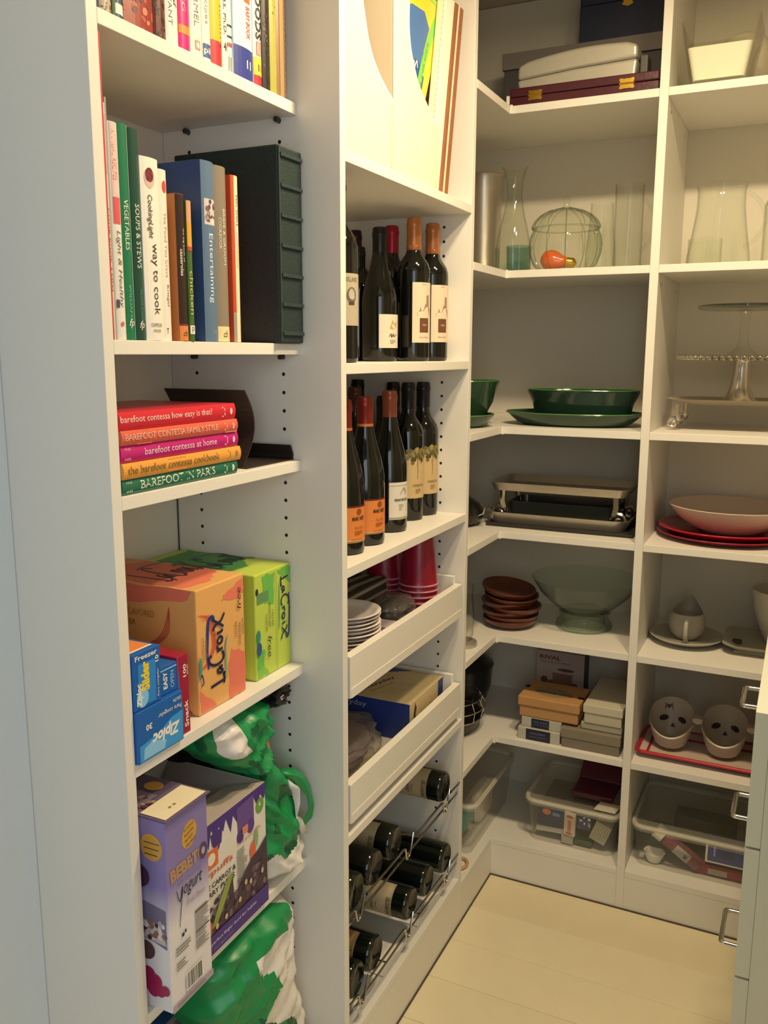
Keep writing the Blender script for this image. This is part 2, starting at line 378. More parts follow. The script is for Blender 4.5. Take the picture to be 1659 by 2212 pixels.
def f(p, w, h): p.rect(0, .006, w, .018, WT); p.rect(w*.0, 0, w*.2, .2, q('6c7f57')); p.down('KITCHEN', w/2, .1, .06, .008, WT)
book('dark teal spine with white squares at its foot', .9042, .9232, Z, .235, -.803, .19, '2c5668', None, f, G1)
def f(p, w, h): speckle(p, 0, 0, w, .12, ['8e3a2c', 'b04b34', '5a1c1c', 'd07a5c'], 40, .005, 5)
book('thick dark red book with a reddish photo printed spine', .9240, .9800, Z, .24, -.803, .2, '7c2a26', '93342b', f, G1)
def f(p, w, h): speckle(p, 0, 0, w, .05, ['2a1412', '4a1d1a'], 14, .004, 8)
book('dark maroon spine between photo spine and white spine', .9808, .9848+.02, Z, .238, -.803, .2, '5d1f20', None, f, G1)
def f(p, w, h): p.down('I WANT', w*.3, .075, .05, .006, q('555'+'5'*3)); p.down('Good', w*.7, .085, .035, .008, K, shear=.3); p.rect(w*.4, .1, w*.8, .12, q('c2473f'))
book('white spine with grey and black vertical writing', 1.0057, 1.0312, Z, .236, -.803, .2, 'efe9df', None, f, G1)
def f(p, w, h): p.rect(0, .022, w, .033, q('f08a2c')); p.down('COOKING', w*.35, .14, .09, .007, q('f3b6d2'))
book('hot pink spine with an orange band', 1.0320, 1.0562, Z, .238, -.803, .2, 'd81b7a', None, f, G1)
def f(p, w, h): p.down('MEL KARMEL', w*.45, .135, .095, .009, q('77716a')); p.rect(w*.3, .010, w*.7, .022, q('c98a80')); p.disc(w*.5, .016, .003, .004, WT)
book('white spine lettered in grey capitals with a small red emblem', 1.0570, 1.0832, Z, .24, -.803, .2, 'ece6dc', None, f, G1)
def f(p, w, h): p.down('ART Recipes', w*.4, .135, .085, .008, q('8b8578')); p.rect(.001, .006, w-.001, .024, q('2a5b9e')); p.text('pil', .002, .009, w-.005, .011, WT, bold=.01)
book('narrow white spine with a small blue badge', 1.0838, 1.1025, Z, .24, -.803, .2, 'efeadf', None, f, G1)
def f(p, w, h):
    p.rect(0, 0, w, .035, q('cc2230')); p.rect(0, .035, w, .095, q('f1b416')); p.rect(0, .097, w, .1, K); p.rect(0, .102, w, .105, K)
    p.down('healthy', w*.82, .085, .06, .005, K)
book('white yellow and red banded spine with black rules', 1.1032, 1.1300, Z, .25, -.803, .2, 'f0eadd', None, f, G1)
def f(p, w, h): p.down('M. SEARS, Ph.D.', w*.45, .14, .09, .0075, K, bold=.01); p.text('41', .003, .028, w-.006, .012, K, bold=.02)
book('white spine with bold black capitals and a page symbol', 1.1306, 1.1444, Z, .252, -.804, .2, 'f1ecdf', None, f, G1)
def f(p, w, h): p.rect(.001, .05, w-.001, .053, K); p.rect(.001, .065, w-.001, .068, K); p.rect(.001, .038, w-.002, .043, q('c0423f')); barcode(p, .002, .004, w-.005, .02, seed=2)
book('slim pale blue spine with tiny black print', 1.1450, 1.1590, Z, .235, -.806, .2, 'c9dde0', None, f, G1)
def f(p, w, h):
    p.rect(0, 0, w, .046, q('2b3a92')); p.text('11', w*.6, .018, w*.25, .012, WT, bold=.03)
    p.down('BABY BOOK', w*.72, .105, .045, .012, q('cf4a3c'), bold=.02); p.rect(w*.5, .11, w*.85, .13, q('e4683c')); p.rect(w*.55, .132, w*.9, .15, q('7fae8a'))
book('thick pale blue book with a dark blue foot', 1.1597, 1.2090, Z, .255, -.803, .2, 'cfe6ea', 'd5e8ea', f, G1)
def f(p, w, h):
    p.rect(0, 0, w, .016, q('d3242c')); p.rect(0, .016, w, .042, q('f2c53a')); p.text('11', w*.4, .022, w*.35, .01, K, bold=.03)
    p.down('FOODS', w*.5, .142, .075, .014, K, bold=.03); p.rect(0, .148, w, .2, q('d3242c')); p.down('E', w*.5, .175, .015, .014, WT); p.rect(w*.25, .045, w*.75, .065, q('e79a8f'))
book('white spine with heavy black capitals above yellow and red bands', 1.2098, 1.2322, Z, .26, -.802, .2, 'f2ecdf', None, f, G1)
def f(p, w, h): speckle(p, .001, .01, w-.001, .14, ['3a2a34', '5a4550', '1f1820'], 22, .003, 6)
book('near-black spine with faint pattern', 1.2330, 1.2518, Z, .262, -.801, .2, '2a2024', None, f, G1)
def f(p, w, h): p.down('EPIN', w*.5, .16, .045, .008, K); p.down('recipes collected', w*.5, .1, .07, .004, q('dcd388'))
book('olive green slim spine', 1.2525, 1.2720, Z, .265, -.800, .2, '9d9a3e', 'a8a54a', f, G1)
def f(p, w, h):
    p.rect(w*.25, 0, w*.65, h, q('a8875a'))
    for k in range(30): p.rect(w*.8, .004+k*.0085, w*.95, .008+k*.0085, q('c09a80')); p.k -= .9
book('tan brown book with stitched edge, last on the top shelf', 1.2728, 1.2985, Z, .27, -.800, .2, '8b6a42', None, f, G1)
# ---- second shelf
Z = 1.4905; G2 = 'cookbooks on the eye level shelf'
book('thin red folder pressed against the bookcase side', .8686, .8722, Z, .362, -.7985, .21, 'c24a4a', None, None, G2, 0, name='folder')
def f(p, w, h): p.down('COOK BOOK 4 MEN', w*.5, .16, .1, .0017, K); p.rect(.0004, .2, w-.0004, .27, q('d9b3b3'))
book('thin white notebook with black lettering behind the stile', .8726, .8756, Z, .283, -.8, .2, 'e9e4da', None, f, G2, 0, name='notebook')
book('grey slim magazine taller than the books beside it', .8760, .8788, Z, .29, -.8, .2, 'a9a39b', None, None, G2, 0, name='magazine')
def f(p, w, h):
    p.rect(.003, .155, w-.003, h, q('e9c8c2')); p.down('ANNUAL RECIPES', w*.45, .255, .06, .007, q('d65c5e')); p.rect(.003, .143, w-.003, .175, q('e05a60'))
    p.down('Light & Healthy', w*.5, .135, .095, .0085, q('6e6d6a'), shear=.25); p.disc(w*.5, .02, .003, .003, q('dd6a6c')); p.rect(.001, .04, w*.3, .05, q('555555'))
book('white paperback with coral lettering and grey script', .8795, .8972, Z, .264, -.799, .2, 'ece4dc', None, f, G2, soft=True)
def f(p, w, h):
    p.rect(w*.86, 0, w, h*.999, q('b9c9c0')); p.down('VEGETABLES', w*.45, .175, .062, .0075, q('dfe6d0')); p.down('WILLIAMS', w*.45, .07, .045, .004, q('7fb09b')); p.text('fp', w*.25, .015, w*.5, .012, WT, shear=.3)
book('bright green spine lettered VEGETABLES', .8978, .9163, Z, .266, -.8, .21, '1f7a55', None, f, G2)
def f(p, w, h): p.down('SOUPS & STEWS', w*.5, .172, .08, .008, q('dfe6d0')); p.down('WILLIAMS SONOMA', w*.5, .066, .045, .004, q('5f8f7d')); p.text('fp', w*.25, .013, w*.5, .012, WT, shear=.3)
book('dark green spine lettered SOUPS & STEWS', .9169, .9345, Z, .264, -.799, .21, '1c4a3c', None, f, G2)
def f(p, w, h):
    p.disc(w*.42, h-.026, w*.26, .013, q('d9b7ae')); p.disc(w*.42, h-.022, w*.21, .009, q('7a2430')); speckle(p, w*.28, h-.03, w*.56, h-.016, ['93323e', '5d1a26'], 9, .002, 3)
    p.down('CookingLight', w*.3+.002, h-.047, .055, .0105, q('5a4a33'), shear=.2, bold=.01); p.down('way to cook', w*.52, h-.108, .092, .0155, q('4a4028'))
    p.text('OXMOOR', w*.2, .018, w*.6, .005, q('4a4028')); p.text('HOUSE', w*.3, .011, w*.4, .004, q('4a4028'))
book('thick white hardback lettered way to cook', .9350, .9702, Z, .234, -.797, .22, 'f1ece2', None, f, G2)
def f(p, w, h): p.disc(w*.62, h-.022, .0045, .008, q('d8452f')); p.down('The Food You Crave', w*.6, h-.055, .085, .006, q('b3a899')); p.down('Krieger', w*.6, h-.15, .03, .0065, q('6b5a48')); p.text('T', w*.35, .01, .004, .007, K)
book('white hardback with an orange dot and pale lettering', .9710, .9925, Z, .225, -.802, .2, 'efe8dc', None, f, G2)
def f(p, w, h):
    p.rect(0, 0, w, .021, q('e08a4a')); p.rect(0, .021, w, .0235, q('8a2a4a')); p.text('cb', w*.3, .007, w*.4, .008, K, shear=.3)
    p.down('the big book of', w*.62, h-.045, .045, .0045, q('d8d0c8')); p.down('casseroles', w*.36, h-.073, .036, .0055, q('d8d0c8'), bold=.02)
book('brown paperback on casseroles with an orange foot', 1.0025, 1.0222, Z, .198, -.797, .2, 'b8713c', '33221f', f, G2, soft=True)
def f(p, w, h):
    p.rect(0, h-.03, w, h, q('d9a27a')); p.rect(0, h-.062, w, h-.03, q('e8a23a')); p.rect(0, h-.068, w, h-.062, q('c04a36')); p.down('chicken', w*.5, h-.095, .06, .007, q('c9cf7a')); p.rect(0, .01, w, .022, WT); p.text('p', w*.3, .012, w*.4, .008, K)
book('narrow green paperback lettered chicken', 1.0230, 1.0338, Z, .192, -.796, .2, '4a6a33', None, f, G2, soft=True)
def f(p, w, h):
    p.rect(w*.15, h-.088, w*.95, h-.052, q('cfc6c4')); speckle(p, w*.25, h-.085, w*.9, h-.056, ['7a5a62', 'a89094', '4f3a44', 'e4dede'], 16, .004, 4)
    p.down('Entertaining', w*.5, h-.1, .098, .0125, q('dfe3e6')); p.text('C.P.', w*.5, .012, w*.3, .005, q('a9b5c4'))
book('large blue hardback lettered Entertaining', 1.0655, 1.0962, Z, .254, -.8, .235, '3b4f7e', '5e7896', f, G2)
def f(p, w, h):
    p.rect(0, 0, w, .023, q('e8d8a8')); p.text('cb', w*.35, .007, w*.35, .01, K, shear=.3); p.down('BRIDE & GROOM', w*.62, h-.06, .08, .006, q('ece4d6')); p.down('COOKBOOK', w*.3, h-.073, .045, .0055, q('e0d6c6'))
book('taupe hardback with cream foot and white lettering', 1.0992, 1.1288, Z, .253, -.802, .21, '8b8072', None, f, G2)
def f(p, w, h):
    p.rect(0, .045, w*.3, h, q('d3502f')); p.rect(0, 0, w*.3, .045, q('a89a8c')); p.down('REAL SIMPLE', w*.62, h-.028, .045, .0045, q('7a6a4a')); p.down('celebrations', w*.62, h-.082, .052, .0055, q('e6b4a0'))
book('cream spine with red-orange cover edge', 1.1395, 1.1580, Z, .246, -.802, .21, 'd3502f', 'efe2bd', f, G2)
t = thing('album', 'large dark green leather album with raised ribs at the end of the shelf', 'album', (-.88, 1.28, Z), None)
MB().box(-.99, -.7855, 1.2430, 1.3165, Z, Z+.309, M('1d2e2c', .55, bump=.6, scale=500)).build('cover', t, bevel=.003)
for k in range(7):
    zz = Z+.012+k*.0465
    MB().prism([(-.7856, zz), (-.7815, zz+.001), (-.7815, zz+.006), (-.7856, zz+.007)], lambda a, b, h: (a, h, b), 1.2475, 1.312, M('263a37', .5, bump=.6, scale=500)).build('rib', t)
MB().box(-.7854, -.7835, 1.2432, 1.2475, Z+.002, Z+.307, M('263a37', .5, bump=.6, scale=500)).build('binding_edge', t)
t = thing('album', 'second dark green album standing flat against the bookcase back', 'album', (-1.056, 1.08, Z), None)
MB().box(-1.0735, -1.041, .935, 1.236, Z, Z+.31, M('16252a', .6, bump=.4, scale=500)).build('cover', t, bevel=.003)
t = thing('booklet', 'thin off-white booklet sticking up between blue and taupe books', 'booklet', (-.92, 1.0976, Z))
MB().box(-1.0, -.832, 1.0968, 1.0986, Z, Z+.262, M('c9ccc8', .7)).build('pages', t)
# ---- stack of lying books
ST = [('green lying book at the bottom of the stack, lettered in white', 1.1318, '1f6b52', None, 'BAREFOOT IN PARIS', 'e8ead8', .035, .165, .0115),
      ('yellow-orange lying book, second from the bottom of the stack', 1.1378, 'e6a24a', None, 'the barefoot contessa cookbook', '9a7a3e', .008, .2, .0105),
      ('magenta lying book in the middle of the stack', 1.1352, 'c21a78', None, 'barefoot contessa at home', 'f2d8e4', .046, .16, .0095),
      ('coral lying book, second from the top of the stack', 1.1312, 'dc6450', None, 'BAREFOOT CONTESSA FAMILY STYLE', 'f0b8a0', .006, .2, .0085),
      ('red lying book on top of the stack', 1.1305, 'd2283a', None, 'barefoot contessa how easy is that?', 'f6d9d4', .002, .2, .0115)]
z = 1.2887
for k, (lab, y1, col, _, tx, tc, u0, ln, hh) in enumerate(ST):
    h = (.0203, .0212, .0222, .0195, .0235)[k]; y0 = .8735; xs = -.799+(.003 if k % 2 else 0); bl = .003
    th = thing('book', lab, 'book', (xs-.1, (y0+y1)/2, z), 'lying cookbooks in the colourful stack')
    arc = [(xs-bl*(2*j/6-1)**2, z+h*j/6) for j in range(7)]
    out = [(xs-.19, z)]+arc+[(xs-.19, z+h), (xs-.19, z+h-.002), (xs-bl-.002, z+h-.002), (xs-bl-.002, z+.002), (xs-.19, z+.002)]
    MB().prism(out, yp, y0, y1, M(col, .28)).build('cover', th)
    MB().box(xs-.187, xs-bl-.0022, y0+.004, y1-.004, z+.0021, z+h-.0021, PAGE).build('pages', th)
    p = PR(lambda u, v, e: (xs-bl*(2*v/h-1)**2+e, y0+u, z+v)); w = y1-y0
    p.text(tx, u0, (h-hh)/2+.001, ln-(0 if k != 4 else .005), hh, q(tc)); p.disc(w-.012, h/2, .003, .005, q(tc)); p.rect(w-.034, .004, w-.031, h-.004, q(tc)); p.rect(w-.029, .006, w-.0275, h-.006, q(tc))
    if k in (0, 2):
        for j in range(4): p.rect(.008+j*.003, .003, .009+j*.003, h-.003, q(tc))
    if k == 3: p.rect(.03, .0, .06, h, q('e07a5c')); p.rect(w-.03, 0, w, h, q('e48a74'))
    if k == 1: p.rect(.09, .002, .13, h-.002, q('e98e4e'))
    if k in (1, 3): p.text(tx, u0, (h-hh)/2+.001, ln, hh, q(tc))
    p.build(th, 'spine_print'); z += h+.0006
# ---- cookbook stand
BRZ = M('4a403c', .38, .65, var=.08)
t = thing('cookbook_stand', 'dark bronze bent metal cookbook stand behind the stack', 'book stand', (-.92, 1.2, 1.2885))
pf = []
for k in range(15):
    a = k/14; pf.append((1.172+.045*math.sin(math.pi*(.12+.80*a))-.004*a, 1.2905+.124*(1-a)))
o_ = [(y-.0012, zz) for y, zz in pf]; i_ = [(y+.0012, zz+.0008) for y, zz in pf]
MB().prism(o_+i_[::-1], xp, -.985, -.822, BRZ).build('back_plate', t)
MB().box(-.98, -.812, 1.176, 1.308, 1.2886, 1.2902, BRZ).build('base_plate', t)
lp = [(1.309+.0, 1.2886), (1.3195, 1.2886), (1.3205, 1.298), (1.3125, 1.3155), (1.3095, 1.3155), (1.3165, 1.299), (1.316, 1.2915), (1.309, 1.2902)]
MB().prism(lp, xp, -.98, -.812, BRZ).build('lip', t)
# ================================================================== DRINK BOXES
CX = [[(.03, .9), (.05, .1)], [(.0, .16), (.06, .1), (.15, .17), (.13, .06)], [(.25, .5), (.19, .47), (.17, .3), (.2, .2), (.25, .42), (.26, .2)],
      [(.47, .82), (.44, .97), (.36, .9), (.31, .6), (.33, .25), (.4, .12), (.47, .22)], [(.49, .5), (.51, .18)], [(.5, .36), (.54, .5), (.57, .48)],
      [(.63, .48), (.59, .42), (.6, .22), (.66, .2), (.68, .38), (.63, .48)], [(.74, .5), (.75, .2), (.77, .2)], [(.735, .62), (.745, .64)],
      [(.8, .72), (.86, .6), (.9, .25), (.99, .04)], [(.97, .78), (.9, .5), (.83, .2), (.8, .12)]]
CY = [[(.3, .98), (.5, 1.04), (.75, 1.0), (.96, .92), (1.0, .7), (.95, .6)]]
def croix(p, u, v, L_, H_, up_, w, col, c2, c3):
    for S_, cc, ww in ((CY, c3, w*1.5), (CX, col, w)):
        for st in S_:
            pts = [((u-b*H_, v+a*L_) if up_ == 1 else ((u+b*H_, v-a*L_) if up_ == -1 else (u+a*L_, v+b*H_))) for a, b in st]
            p.stroke(pts, ww, cc, taper=ww > w)
    pts = [(.33, -.02), (.5, -.05), (.7, -.02)]
def blobpoly(p, pts, col, seed, amp=.006, n=5):
    rd = random.Random(seed); Q = []
    for i in range(len(pts)):
        a, b = Vector(pts[i]), Vector(pts[(i+1) % len(pts)])
        for k in range(n): Q.append(tuple(a.lerp(b, k/n)+Vector((rd.uniform(-amp, amp), rd.uniform(-amp, amp)))*(k > 0)))
    p.poly(Q, M(col, .5))
def carton(lab, b, base, blot, blot2, up_, name='drink_carton'):
    x0, x1, y0, y1, z0, z1 = b; w = y1-y0; h = z1-z0; d = x1-x0
    t = thing(name, lab, 'carton', ((x0+x1)/2, (y0+y1)/2, z0), 'sparkling water cartons')
    MB().box(*b, M(base, .42, var=.03)).build('box', t, bevel=.0025)
    fl_ = MB(); fl_.box(x1+.0001, x1+.0012, y0+.003, y0+w*.30 if up_ == 1 else y1-.003, z0+.004, z1-.012, M(base, .42)) if 0 else None
    NV, TE = q('1a1f44'), q('2fa79a')
    p = PR(FX(x1, y0, z0), (.001, w-.001, .001, h-.001))
    blobpoly(p, [(.004, .004), (w*.35, .004), (w*.3, h*.06), (.004, h*.2)], blot, 1, .002); 
    if up_ == 1:
        blobpoly(p, [(w*.62, .003), (w-.003, .003), (w-.003, h*.34), (w*.7, h*.42), (w*.62, h*.3)], blot, 2, .003)
        blobpoly(p, [(w*.5, h*.84), (w*.62, h*.9), (w-.003, h*.96), (w-.003, h*.84), (w*.8, h*.82)], blot, 3, .003)
        for k in range(4): p.stroke([(.004+.004*k, h*.80-.004*k), (w*.18+.004*k, h*.76), (w*.3+.003*k, h*.55), (w*.2+.003*k, h*.42), (.005+.004*k, h*.36)], .0016, q('e2583c'))
        croix(p, w*.50, h*.19, h*.56, -w*.38, 1, .0034, NV, TE, q('23388c')) if 0 else croix(p, w*.56, h*.17, h*.58, w*.36, 1, .0046, NV, TE, q('23388c'))
        p.stroke([(w*.56, h*.2), (w*.55, h*.45), (w*.6, h*.55)], .003, TE)
        p.upw('GRAPEFRUIT', w*.1, h*.42, h*.2, .0042, q('8a6a38')); p.upw('NATURALLY', w*.16, h*.45, h*.16, .003, q('b59560'))
        p.upw('free', w*.86, h*.72, h*.18, .0115, q('4a2a22'), shear=.2); p.upw('CALORIE', w*.78, h*.5, h*.13, .0045, q('5a3a26')); p.upw('SWEETENER', w*.86, h*.42, h*.19, .0045, q('5a3a26')); p.upw('SODIUM', w*.93, h*.5, h*.13, .0045, q('5a3a26'))
        p.disc(.001+w*.0, h*.52-.025, .007, .016, q('3f9a8e')); p.stroke([(.002, h*.3), (.006, h*.33), (.01, h*.26), (.004, h*.24)], .003, q('23388c'))
    else:
        blobpoly(p, [(.003, h*.1), (w*.22, h*.12), (w*.24, h*.26), (.003, h*.3)], blot2, 4, .003); blobpoly(p, [(w*.25, h*.7), (w*.5, h*.66), (w*.55, h*.97), (w*.2, h*.97)], blot2, 5, .003)
        blobpoly(p, [(w*.62, h*.97), (w*.98, h*.97), (w*.98, h*.8)], blot2, 6, .003)
        p.rect(w*.05, h*.72, w*.36, h*.82, q('5f8f5a')); p.disc(w*.05, h*.84, .004, .006, NV)
        croix(p, w*.68, h*.90, h*.62, w*.26, -1, .0032, NV, TE, q('23388c')); p.stroke([(w*.66, h*.85), (w*.65, h*.6), (w*.64, h*.4)], .003, TE)
        p.down('CALORIE', w*.46, h*.62, h*.16, .0048, q('3d4a1e')); p.down('SWEETENER', w*.37, h*.7, h*.24, .0048, q('3d4a1e')); p.down('SODIUM', w*.28, h*.6, h*.16, .0048, q('3d4a1e'))
        p.down('free', w*.36, h*.38, h*.2, .013, q('33401a'), shear=.2); p.disc(-.0+.006, h*.42, .006, .012, q('1f8a86')); p.disc(.008, h*.3, .007, .012, q('2a4f9a')); p.text('12', w*.18, h*.2, .01, .008, q('b9d98a'))
        p.rect(w*.56, h*.02, w*.57, h*.98, q('7da63a'))
    p.build(t)
    p = PR(FZ(z1, x1, y0))
    if up_ == 1:
        blobpoly(p, [(.004, .03), (w*.5, .018), (w-.006, .05), (w-.004, .2), (w*.5, .23), (.01, .16)], blot, 7, .006)
        croix(p, w*.05, .22, .17, -w*.8, 1, .004, NV, TE, q('3a5a8a')) if 0 else croix(p, w*.2, .06, .9*w, .11, 0, .0045, q('3a1f3a'), TE, q('47607a'))
    else:
        blobpoly(p, [(.004, .06), (w*.5, .05), (w-.006, .1), (w-.004, .225), (.01, .22)], '4f9a4a', 7, .006)
        croix(p, w*.08, .07, .9*w, .10, 0, .0045, q('173a3a'), TE, q('2a5a8a'))
    p.build(t, 'top_print')
    p = PR(FY(y0, x0, z0))
    if up_ == 1:
        blobpoly(p, [(.003, .003), (d*.95, .003), (d*.6, h*.45), (d*.3, h*.62), (.003, h*.6)], 'a84a4a', 8, .006); blobpoly(p, [(.003, h*.8), (d*.9, h*.9), (d-.003, h*.99), (.003, h*.99)], blot, 9, .004)
        for a, b, r in ((.80, .34, .012), (.86, .40, .006), (.74, .38, .007), (.62, .36, .01)): p.disc(d*a, h*b, r, r*.55, NV, rot=50)
        p.disc(d*.14, h*.42, .016, .03, q('1d1a22')); p.text('GRAPEFRUIT', d*.02, h*.74, d*.42, .011, q('4a3022')); p.text('SPARKLING WATER', d*.08, h*.66, d*.45, .009, q('8a6238')); p.text('FLAVORED', d*.46, h*.74, d*.22, .011, q('b5743c'))
        for k in range(4): p.stroke([(d*.8, h*.85-.003*k), (d*.72+.004*k, h*.6), (d*.5, h*.48-.003*k), (d*.2, h*.5)], .0016, q('c2483a'))
    p.build(t, 'side_print'); return t
carton('orange grapefruit sparkling water carton with handwritten style lettering', (-1.072, -.8185, 1.0395, 1.167, .9126, 1.1165), 'e5ac66', 'e57a62', 'e57a62', 1)
carton('lime green sparkling water carton beside the orange carton', (-1.066, -.822, 1.2035, 1.318, .9126, 1.102), 'bcd04e', '7fbf4a', '69b84c', -1)
# ---- freezer and snack bag boxes
BL = '1c62b4'
def bagbox(lab, b, f, base=BL, name='bag_box'):
    t = thing(name, lab, 'box', ((b[0]+b[1])/2, (b[2]+b[3])/2, b[4]), 'zip bag boxes')
    MB().box(*b, M(base, .35, var=.03)).build('box', t, bevel=.0012)
    p = PR(FX(b[1], b[2], b[4]), (.0005, b[3]-b[2]-.0005, .0005, b[5]-b[4]-.0005)); f(p, b[3]-b[2], b[5]-b[4]); p.build(t); return t
def f(p, w, h):
    p.poly([(.003, .002), (w-.002, .002), (w-.002, h*.62), (w*.72, h*.58), (w*.45, h*.42), (.003, h*.34)], q('3f9ae0')); p.poly([(.01, .004), (w*.55, .004), (w*.6, h*.2), (w*.3, h*.34), (.012, h*.26)], q('8cc6f0'))
    p.text('Ziploc', w-.008, h*.52, w*.62, h*.30, WT, rot=180, bold=.04, shear=.25); p.text('Para congelar', w-.004, h*.80, w*.52, h*.11, WT, rot=180); p.text('GALON', w-.004, h*.92, w*.18, h*.07, WT, rot=180); p.text('30', w*.3, h*.70, w*.13, h*.12, WT, rot=180, bold=.03)
bagbox('blue freezer bag box lying upside down at the shelf front', (-.955, -.7915, .8693, .9668, .9126, .9885), f)
def f(p, w, h):
    p.poly([(.008, .006), (w-.012, .004), (w-.010, h*.8), (.01, h*.8)], q('2f86d8')); p.disc(w*.3, h*.2, .012, .014, q('8cc6f0'))
    p.upw('Slider', w*.42, h*.30, h*.52, .017, q('f2d327'), bold=.05); p.upw('Ziploc', w*.2, h*.05, h*.42, .013, WT, bold=.04, shear=.2)
    p.upw('Para congelar', w*.88, h*.1, h*.5, .0045, WT); p.upw('10', w*.86, h*.72, h*.12, .007, WT, bold=.03); p.text('Freezer', .004, h*.87, w*.8, h*.09, WT, bold=.02)
t = bagbox('upright blue slider bag box with yellow lettering', (-.93, -.7945, .8693, .9255, .9892, 1.071), f)
p = PR(FZ(1.071, -.7945, .8693)); p.rect(.002, .012, .05, .12, q('e8894a')); p.rect(.002, .008, .05, .012, WT); p.build(t, 'top_print')
def f(p, w, h): p.upw('EASY', w*.35, h*.2, h*.6, .009, WT, bold=.03); p.upw('OPEN', w*.72, h*.15, h*.6, .008, q('9fd0f5')); p.rect(w*.02, h*.85, w*.98, h*.9, q('8cc6f0'))
bagbox('small blue bag box wedged beside the slider box', (-.93, -.800, .9262, .9668, .9892, 1.032), f)
def f(p, w, h):
    p.poly([(w*.0, 0), (w*.32, 0), (w*.45, h*.3), (w*.2, h*.55), (w*.05, h), (0, h)], q('2a6fc0'))
    p.upw('Snack', w*.66, h*.08, h*.34, .009, WT, bold=.02); p.upw('100', w*.62, h*.72, h*.16, .007, WT, bold=.02); p.upw('BAGS', w*.85, h*.74, h*.12, .003, WT)
bagbox('dark red snack bag box standing beside the blue boxes', (-.93, -.8005, .9674, .9945, .9126, 1.036), f, 'a01c3c')
# ---- tall yogurt snack box and puffs box
z0 = .5227; b = (-.955, -.7645, .8835, .979, z0, z0+.302)
t = thing('snack_box', 'tall purple and white yogurt snack box overhanging the shelf front', 'box', (-.86, .931, z0))
def grad(top, bot, a, b_):
    m = bpy.data.materials.new('mat_purple_print'); m.use_nodes = True; nt = m.node_tree; N = nt.nodes; bs = N['Principled BSDF']; bs.inputs['Roughness'].default_value = .35
    tc = N.new('ShaderNodeTexCoord'); sx = N.new('ShaderNodeSeparateXYZ'); mr = N.new('ShaderNodeMapRange'); mr.inputs[1].default_value = a; mr.inputs[2].default_value = b_
    mx = N.new('ShaderNodeMix'); mx.data_type = 'RGBA'; mx.inputs[6].default_value = lin(bot)+(1,); mx.inputs[7].default_value = lin(top)+(1,)
    nt.links.new(tc.outputs['Object'], sx.inputs[0]); nt.links.new(sx.outputs[2], mr.inputs[0]); nt.links.new(mr.outputs[0], mx.inputs[0]); nt.links.new(mx.outputs[2], bs.inputs['Base Color']); return m
PUR = grad('8a7cb8', 'e6e1e6', .13, .2)
MB().box(*b, PUR).build('box', t, bevel=.0012)
fl2 = MB().obox((-.958, .8815, z0+.3025), (.199, 0, .002), (0, .1005, 0), (0, 0, .002), M('6a5a7a', .5)); fl2.build('lid_flap', t, label='slightly raised printed top flap')
w, h = .0955, .302; GD = q('d0a04c', .3)
p = PR(FX(-.7645, .8835, z0)); p.disc(w*.55, h*.86, .017, .021, GD, rot=-20)
for k in range(4): p.text(('NUTRITIOUS', 'SNACK WITH', 'REAL YOGURT', 'AND FRUIT')[k], w*.43+.001*k, h*.885-.0085*k, .024-.003*(k % 3), .004, q('5a3c1a'), rot=12)
p.text('BEBETO', w*.08, h*.675, w*.86, .021, q('b58f6e', .3), bold=.06, rot=3); p.disc(w*.865, h*.72, .010, .013, q('5a4468')); p.disc(w*.865, h*.72, .004, .006, q('b9aacb')); p.text('with coated oat', w*.22, h*.635, w*.6, .007, q('8f86a8'))
p.stroke([(w*.20, h*.62), (w*.27, h*.55), (w*.34, h*.62), (w*.24, h*.42)], .0018, K)
p.text('ogurt', w*.36, h*.548, w*.46, .024, q('3a3346'), shear=.3); p.text('Fruit Bites', w*.42, h*.50, w*.45, .009, q('a59cb5'), shear=.3)
lines(p, w*.6, h*.28, w*.95, h*.44, 14, GR, 5); p.rect(w*.6, h*.425, w*.95, h*.43, K); p.rect(w*.6, h*.315, w*.95, h*.32, K); lines(p, w*.6, h*.22, w*.95, h*.275, 7, GR, 9, .6)
lines(p, w*.12, h*.28, w*.5, h*.33, 3, GR, 6); lines(p, w*.12, h*.2, w*.42, h*.25, 3, GR, 7); p.disc(w*.3, h*.37, .003, .003, K); p.disc(w*.36, h*.38, .002, .003, K)
barcode(p, w*.35, h*.06, w*.38, h*.085); p.rect(0, 0, w, h*.035, q('b5a3b2')); lines(p, w*.1, h*.008, w*.8, h*.03, 2, q('7d6e7c')); p.build(t)
p = PR(FY(.8835, -.955, z0)); p.disc(.165, h*.86, .020, .021, GD)
for k in range(3): p.rect(.152, h*.88-.009*k, .18-.002*k, h*.885-.009*k, q('5a3c1a'))
p.poly([(.06, h*.62), (.186, h*.545), (.186, h*.34), (.165, h*.36), (.06, h*.42)], q('7a6e8e')); p.poly([(.06, h*.50), (.175, h*.46), (.186, h*.36), (.165, h*.365), (.06, h*.42)], q('c6bcc0'))
speckle(p, .12, h*.38, .183, h*.47, ['6e3a48', 'b9aab4', '8d6a5a', '4a2b3a', 'e2d9dc'], 34, .005, 3)
for a, c_, r in ((.15, .18, .012), (.162, .15, .012), (.145, .13, .012), (.17, .105, .01), (.158, .10, .011), (.18, .115, .008)): p.disc(a, h*c_, r, r, q('a31f55'))
p.disc(.14, h*.70, .02, .018, q('4a2b44')); p.disc(.148, h*.31, .016, .015, q('5b3f3e')); p.build(t, 'side_print')
p = PR(FZ(z0+.3068, -.7595, .8815)); p.rect(.004, .004, .096, .05, q('eadfbf')); p.disc(.075, .085, .013, .016, GD); p.rect(.0, .06, .055, .14, q('8d8296'))
